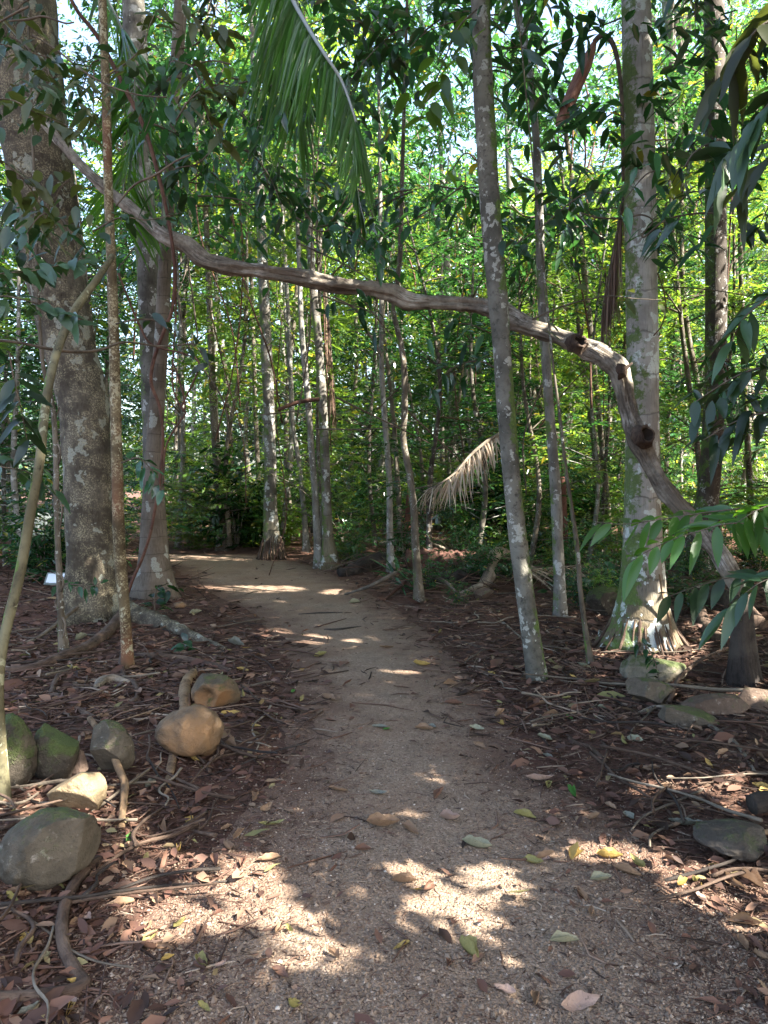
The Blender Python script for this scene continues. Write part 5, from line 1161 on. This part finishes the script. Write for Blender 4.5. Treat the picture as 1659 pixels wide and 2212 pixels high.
SL = ['knee to head high shrub of small mid green leaves', 'dark shrub of narrow leaves', 'bright green bushy shrub', 'dark shrub with long leaves', 'small leaved green shrub', 'light green broad leaved shrub']
n = 0; tries = 0; placed2 = []
while n < NSHRUB and tries < 9000:
    tries += 1
    px = r_.uniform(-260, 1920); Y = 11.5 + 26 * r_.random() ** 1.5
    x = (px - CX) / F * Y
    if float(pathd(x, Y)) < .5 or in_water(x, Y, 0): continue
    if Y < 14 and (700 < px < 1400 or r_.random() < .6): continue
    v = r_.randrange(6); s = r_.uniform(.35, 1.1) * (.55 if Y < 16 else 1)
    place('understory_shrub', SHR[v], (x, Y, H(x, Y)), r_.uniform(0, 6.28), (s * 1.25, s * 1.25, s), SL[v] + ' in the understory', 'shrub', SL[v] + ' in the understory'); n += 1

for k in range(44):
    px = r_.uniform(720, 1640); Y = r_.uniform(9.0, 15); x = (px - CX) / F * Y; v = r_.randrange(6); s = r_.uniform(.16, .42)
    if float(pathd(x, Y)) < .5: continue
    place('understory_shrub', SHR[v], (x, Y, H(x, Y)), r_.uniform(0, 6.28), (s * 1.2, s * 1.2, s), 'low young shrub with ' + ['mid green', 'dark narrow', 'bright green', 'long dark', 'small green', 'light green'][v] + ' leaves in the litter right of the path', 'shrub', 'low young shrubs with ' + ['mid green', 'dark narrow', 'bright green', 'long dark', 'small green', 'light green'][v] + ' leaves in the litter')
for k in range(12):
    px = r_.uniform(392, 640); Y = r_.uniform(17.9, 21); x = (px - CX) / F * Y; v = r_.choice((2, 5)); s = r_.uniform(.3, .75)
    place('understory_shrub', SHR[v], (x, Y, H(x, Y)), r_.uniform(0, 6.28), (s * 1.3, s * 1.3, s), ['bright green low bush', 'light green low broad leaved bush'][v == 5] + ' at the far end of the path', 'shrub', 'low bushes at the far end of the path')
# the wood beyond, one mass
r = np.random.default_rng(9); S = 34000
px = r.uniform(-500, 2160, S); Y = r.uniform(40, 68, S); x = (px - CX) / F * Y
z = r.gamma(2.0, 5.0, S); z = np.where(z > 27, r.uniform(0, 14, S), z) + .2
clump = np.array([mnoise.noise((a * .16, b * .16, c * .2)) for a, b, c in zip(x, Y, z)])
k = clump > -.12 - .012 * (16 - np.minimum(z, 16)); C_ = np.stack([x, Y, z], -1)[k]
px_, py_, _f = project(C_); gap = np.zeros(len(C_), bool)
for gx_, gy_, ga, gb in SKYGAP: gap |= ((px_ - gx_) / ga) ** 2 + ((py_ - gy_) / gb) ** 2 < 1
C_ = C_[~gap]
V, f = sprays(C_, r.normal(0, 1, (len(C_), 3)) * [1, 1, .4], 8, .8, .34, .15, rng=r)
mb = MB(); mb.add(V, f); kind(obj('distant_forest', mb.mesh('distant_forest'), M['leaf_far']), 'stuff')

# ------------------------------------------------------------------ shade canopy: unseen trees added at the right, crowns shaped to block the sun
LIT = [(-85, 1762, 40, 46), (-30, 1748, 22, 50), (505, 1915, 105, 66), (420, 1985, 95, 50), (640, 2005, 75, 45), (705, 2075, 66, 46), (590, 2100, 34, 40), (690, 1885, 34, 22), (860, 1870, 55, 20), (800, 1925, 45, 22), (905, 1900, 60, 22), (960, 1975, 100, 48), (1040, 1890, 66, 30), (1110, 1930, 48, 32),
       (300, 1960, 60, 50), (330, 2020, 70, 34), (290, 1850, 75, 40), (262, 1770, 40, 30), (70, 1790, 60, 60), (150, 1800, 30, 60), (175, 1730, 60, 40), (1320, 1840, 110, 24), (1440, 1885, 90, 34), (1560, 1930, 110, 46), (1630, 2010, 70, 50), (1460, 1715, 110, 22), (1570, 1750, 70, 20), (868, 1452, 60, 5), 
       (548, 1273, 96, 7), (470, 1268, 60, 4), (800, 1205, 90, 5), (1445, 1430, 60, 26), (1540, 1370, 70, 30), (930, 1225, 90, 12), (1230, 1200, 80, 14), (1600, 1520, 60, 22), (1040, 2010, 60, 36), (400, 1880, 40, 20)]
for (x_, y_, Y_, a_, b_) in [(1000, 1000, 10.1, 34, 6), (1190, 722, 6.5, 40, 9), (1280, 760, 6.25, 40, 10), (1340, 810, 6.15, 26, 9), (700, 616, 7.0, 60, 6), (90, 1850, 3.45, 70, 26), (60, 1805, 3.5, 50, 16), (90, 1885, 3.3, 26, 26), (1420, 1310, 6.9, 40, 26), (1425, 1445, 6.0, 44, 14), (150, 1740, 3.9, 50, 20)]:
    p_ = at(x_, y_, Y_); q_ = p_ - SUN * (p_[2] / SUN[2]); px_, py_, f_ = project(q_); LIT.append((float(px_), float(py_), a_, b_))
LITA = np.array(LIT, float)
def lit_at(gx, gy):
    px_, py_, f_ = project(np.stack([gx, gy, np.zeros_like(gx)], -1))
    w = np.zeros(len(gx))
    for x0, y0, a, b in LITA: w = np.maximum(w, (1.25 - np.sqrt(((px_ - x0) / a) ** 2 + ((py_ - y0) / b) ** 2)))
    return np.where(f_ > .2, w, -1)
r = np.random.default_rng(31)
gx, gy = np.meshgrid(np.arange(-13, 7.5, CELL), np.arange(.6, 15.5, CELL)); gx = gx.ravel(); gy = gy.ravel()
rep = 6; gx = np.repeat(gx, rep) + r.uniform(-.5, .5, len(gx) * rep) * CELL; gy = np.repeat(gy, rep) + r.uniform(-.5, .5, len(gy) * rep) * CELL
# a crown target to the right at height 2.4 .. 15 m along the ray
slope = SUN[2] / SUN[0]
xmax = np.where(gy < 5, 6.0, 10.0) + np.where(gx < -3, 3, 0)
good = np.zeros(len(gx), bool); Pc = np.zeros((len(gx), 3))
for it in range(7):
    xb = np.maximum(gx + 2.5 / slope, r.uniform(1.6 + it * .6, xmax + it * .6, len(gx)))
    p_ = np.stack([gx, gy, np.zeros_like(gx)], -1) + SUN * ((xb - gx) / SUN[0])[:, None]
    pxx, pyy, ff = project(p_); g_ = ((ff < .3) | (pxx > 1800) | (pyy < -150)) & (p_[:, 2] < 16) & ~good
    Pc[g_] = p_[g_]; good |= g_
Pc = Pc[good]
A_ = r.normal(0, 1, (len(Pc), 3)) * [1, 1, .5]
V, f = sprays(Pc, A_, 8, .30, .18, .088, rng=r)
V = V.reshape(-1, 6, 3); mid = V.mean(1)
q = mid - SUN * (mid[:, 2] / SUN[2])[:, None]
w = lit_at(q[:, 0], q[:, 1]); cellr = r.random(len(w))
pxx, pyy, ff = project(mid)
keep = ~((w > .06) & (cellr < np.where(mid[:, 2] < 4.0, .95, .985))) & ((ff < .3) | (pxx > 1720) | (pyy < -70))  # leaves above the wanted sun patches left out, so gaps shape the light
V = V[keep]; mid = mid[keep]
spots = [(3.6, -2.6), (6.0, -3.2), (8.5, -4.2), (5.4, 2.2), (8.8, 1.2), (7.8, 5.0), (10.6, 6.5), (9.4, 10.0), (11.4, -1.4)]
own = np.argmin(np.stack([(mid[:, 0] - a) ** 2 + (mid[:, 1] - b) ** 2 for a, b in spots]), 0)
for k, (a, b) in enumerate(spots):
    vv = V[own == k]
    if not len(vv): continue
    root = thing('added_shade_tree', 'unseen tall tree added at the right, its crown shaped to shade the path', 'tree', (a, b, 0), 'unseen shade trees added at the right')
    top = float(np.percentile(vv[..., 2], 85)); mb = MB(); Pt = catmull([(a, b, -.1), (a + .1, b, top * .5), (a + .2, b + .1, top)], 24); mb.add(*tube(Pt, np.linspace(.15, .03, 24), 12, .06, 3, k, .5, .3))
    for z in range(12):
        e = vv[r.integers(0, len(vv))].mean(0); s = Pt[int(np.clip(np.searchsorted(Pt[:, 2], e[2] - .8), 4, 23))]; mb.add(*tube(catmull(np.array([s, (s + e) / 2 + [0, 0, .2], e]), 7), np.linspace(.03, .006, 7), 5))
    child('trunk', mb.mesh('trunk'), M['bark_far'], root)
    nn = len(vv); i = np.arange(nn)[:, None] * 6
    child('crown', mesh_np('crown', vv.reshape(-1, 3), [np.concatenate([i + [0, 3, 2, 1], i + [0, 5, 4, 3]])]), M['leaf'], root)

# ------------------------------------------------------------------ sky, sun, camera
w = bpy.data.worlds.new('World'); scene.world = w; w.use_nodes = True; nt = w.node_tree
bg = nt.nodes['Background']; sk = nt.nodes.new('ShaderNodeTexSky'); sk.sky_type = 'NISHITA'; sk.sun_disc = False
el = math.asin(SUN[2]); sk.sun_elevation = el; sk.sun_rotation = math.atan2(SUN[0], SUN[1]); sk.dust_density = SKY_DUST; sk.air_density = SKY_AIR; sk.ozone_density = SKY_OZ
nt.links.new(sk.outputs[0], bg.inputs[0]); bg.inputs[1].default_value = SKY
sl = bpy.data.lights.new('sun', 'SUN'); sl.energy = SUNE; sl.angle = math.radians(.5); sl.color = (1, .93, .82)
so_ = bpy.data.objects.new('sun', sl); COL.objects.link(so_); so_.rotation_euler = Vector(-SUN).to_track_quat('-Z', 'Y').to_euler(); so_.location = (20, -5, 25)
cd = bpy.data.cameras.new('camera'); cd.sensor_fit = 'VERTICAL'; cd.sensor_height = 24; cd.lens = 24 * F / 2212; cd.clip_start = .05; cd.clip_end = 1500
cam = bpy.data.objects.new('camera', cd); COL.objects.link(cam); cam.location = (0, 0, CAMZ); cam.rotation_euler = (PI / 2 - PITCH, 0, 0)
scene.camera = cam
scene.view_settings.view_transform = 'Standard'; scene.view_settings.look = 'None'; scene.view_settings.exposure = EXPO; scene.view_settings.gamma = 1
scene.cycles.max_bounces = 7; scene.cycles.diffuse_bounces = 4; scene.cycles.glossy_bounces = 3; scene.cycles.transmission_bounces = 5
scene.cycles.use_denoising = True
scene.cycles.sample_clamp_indirect = 8
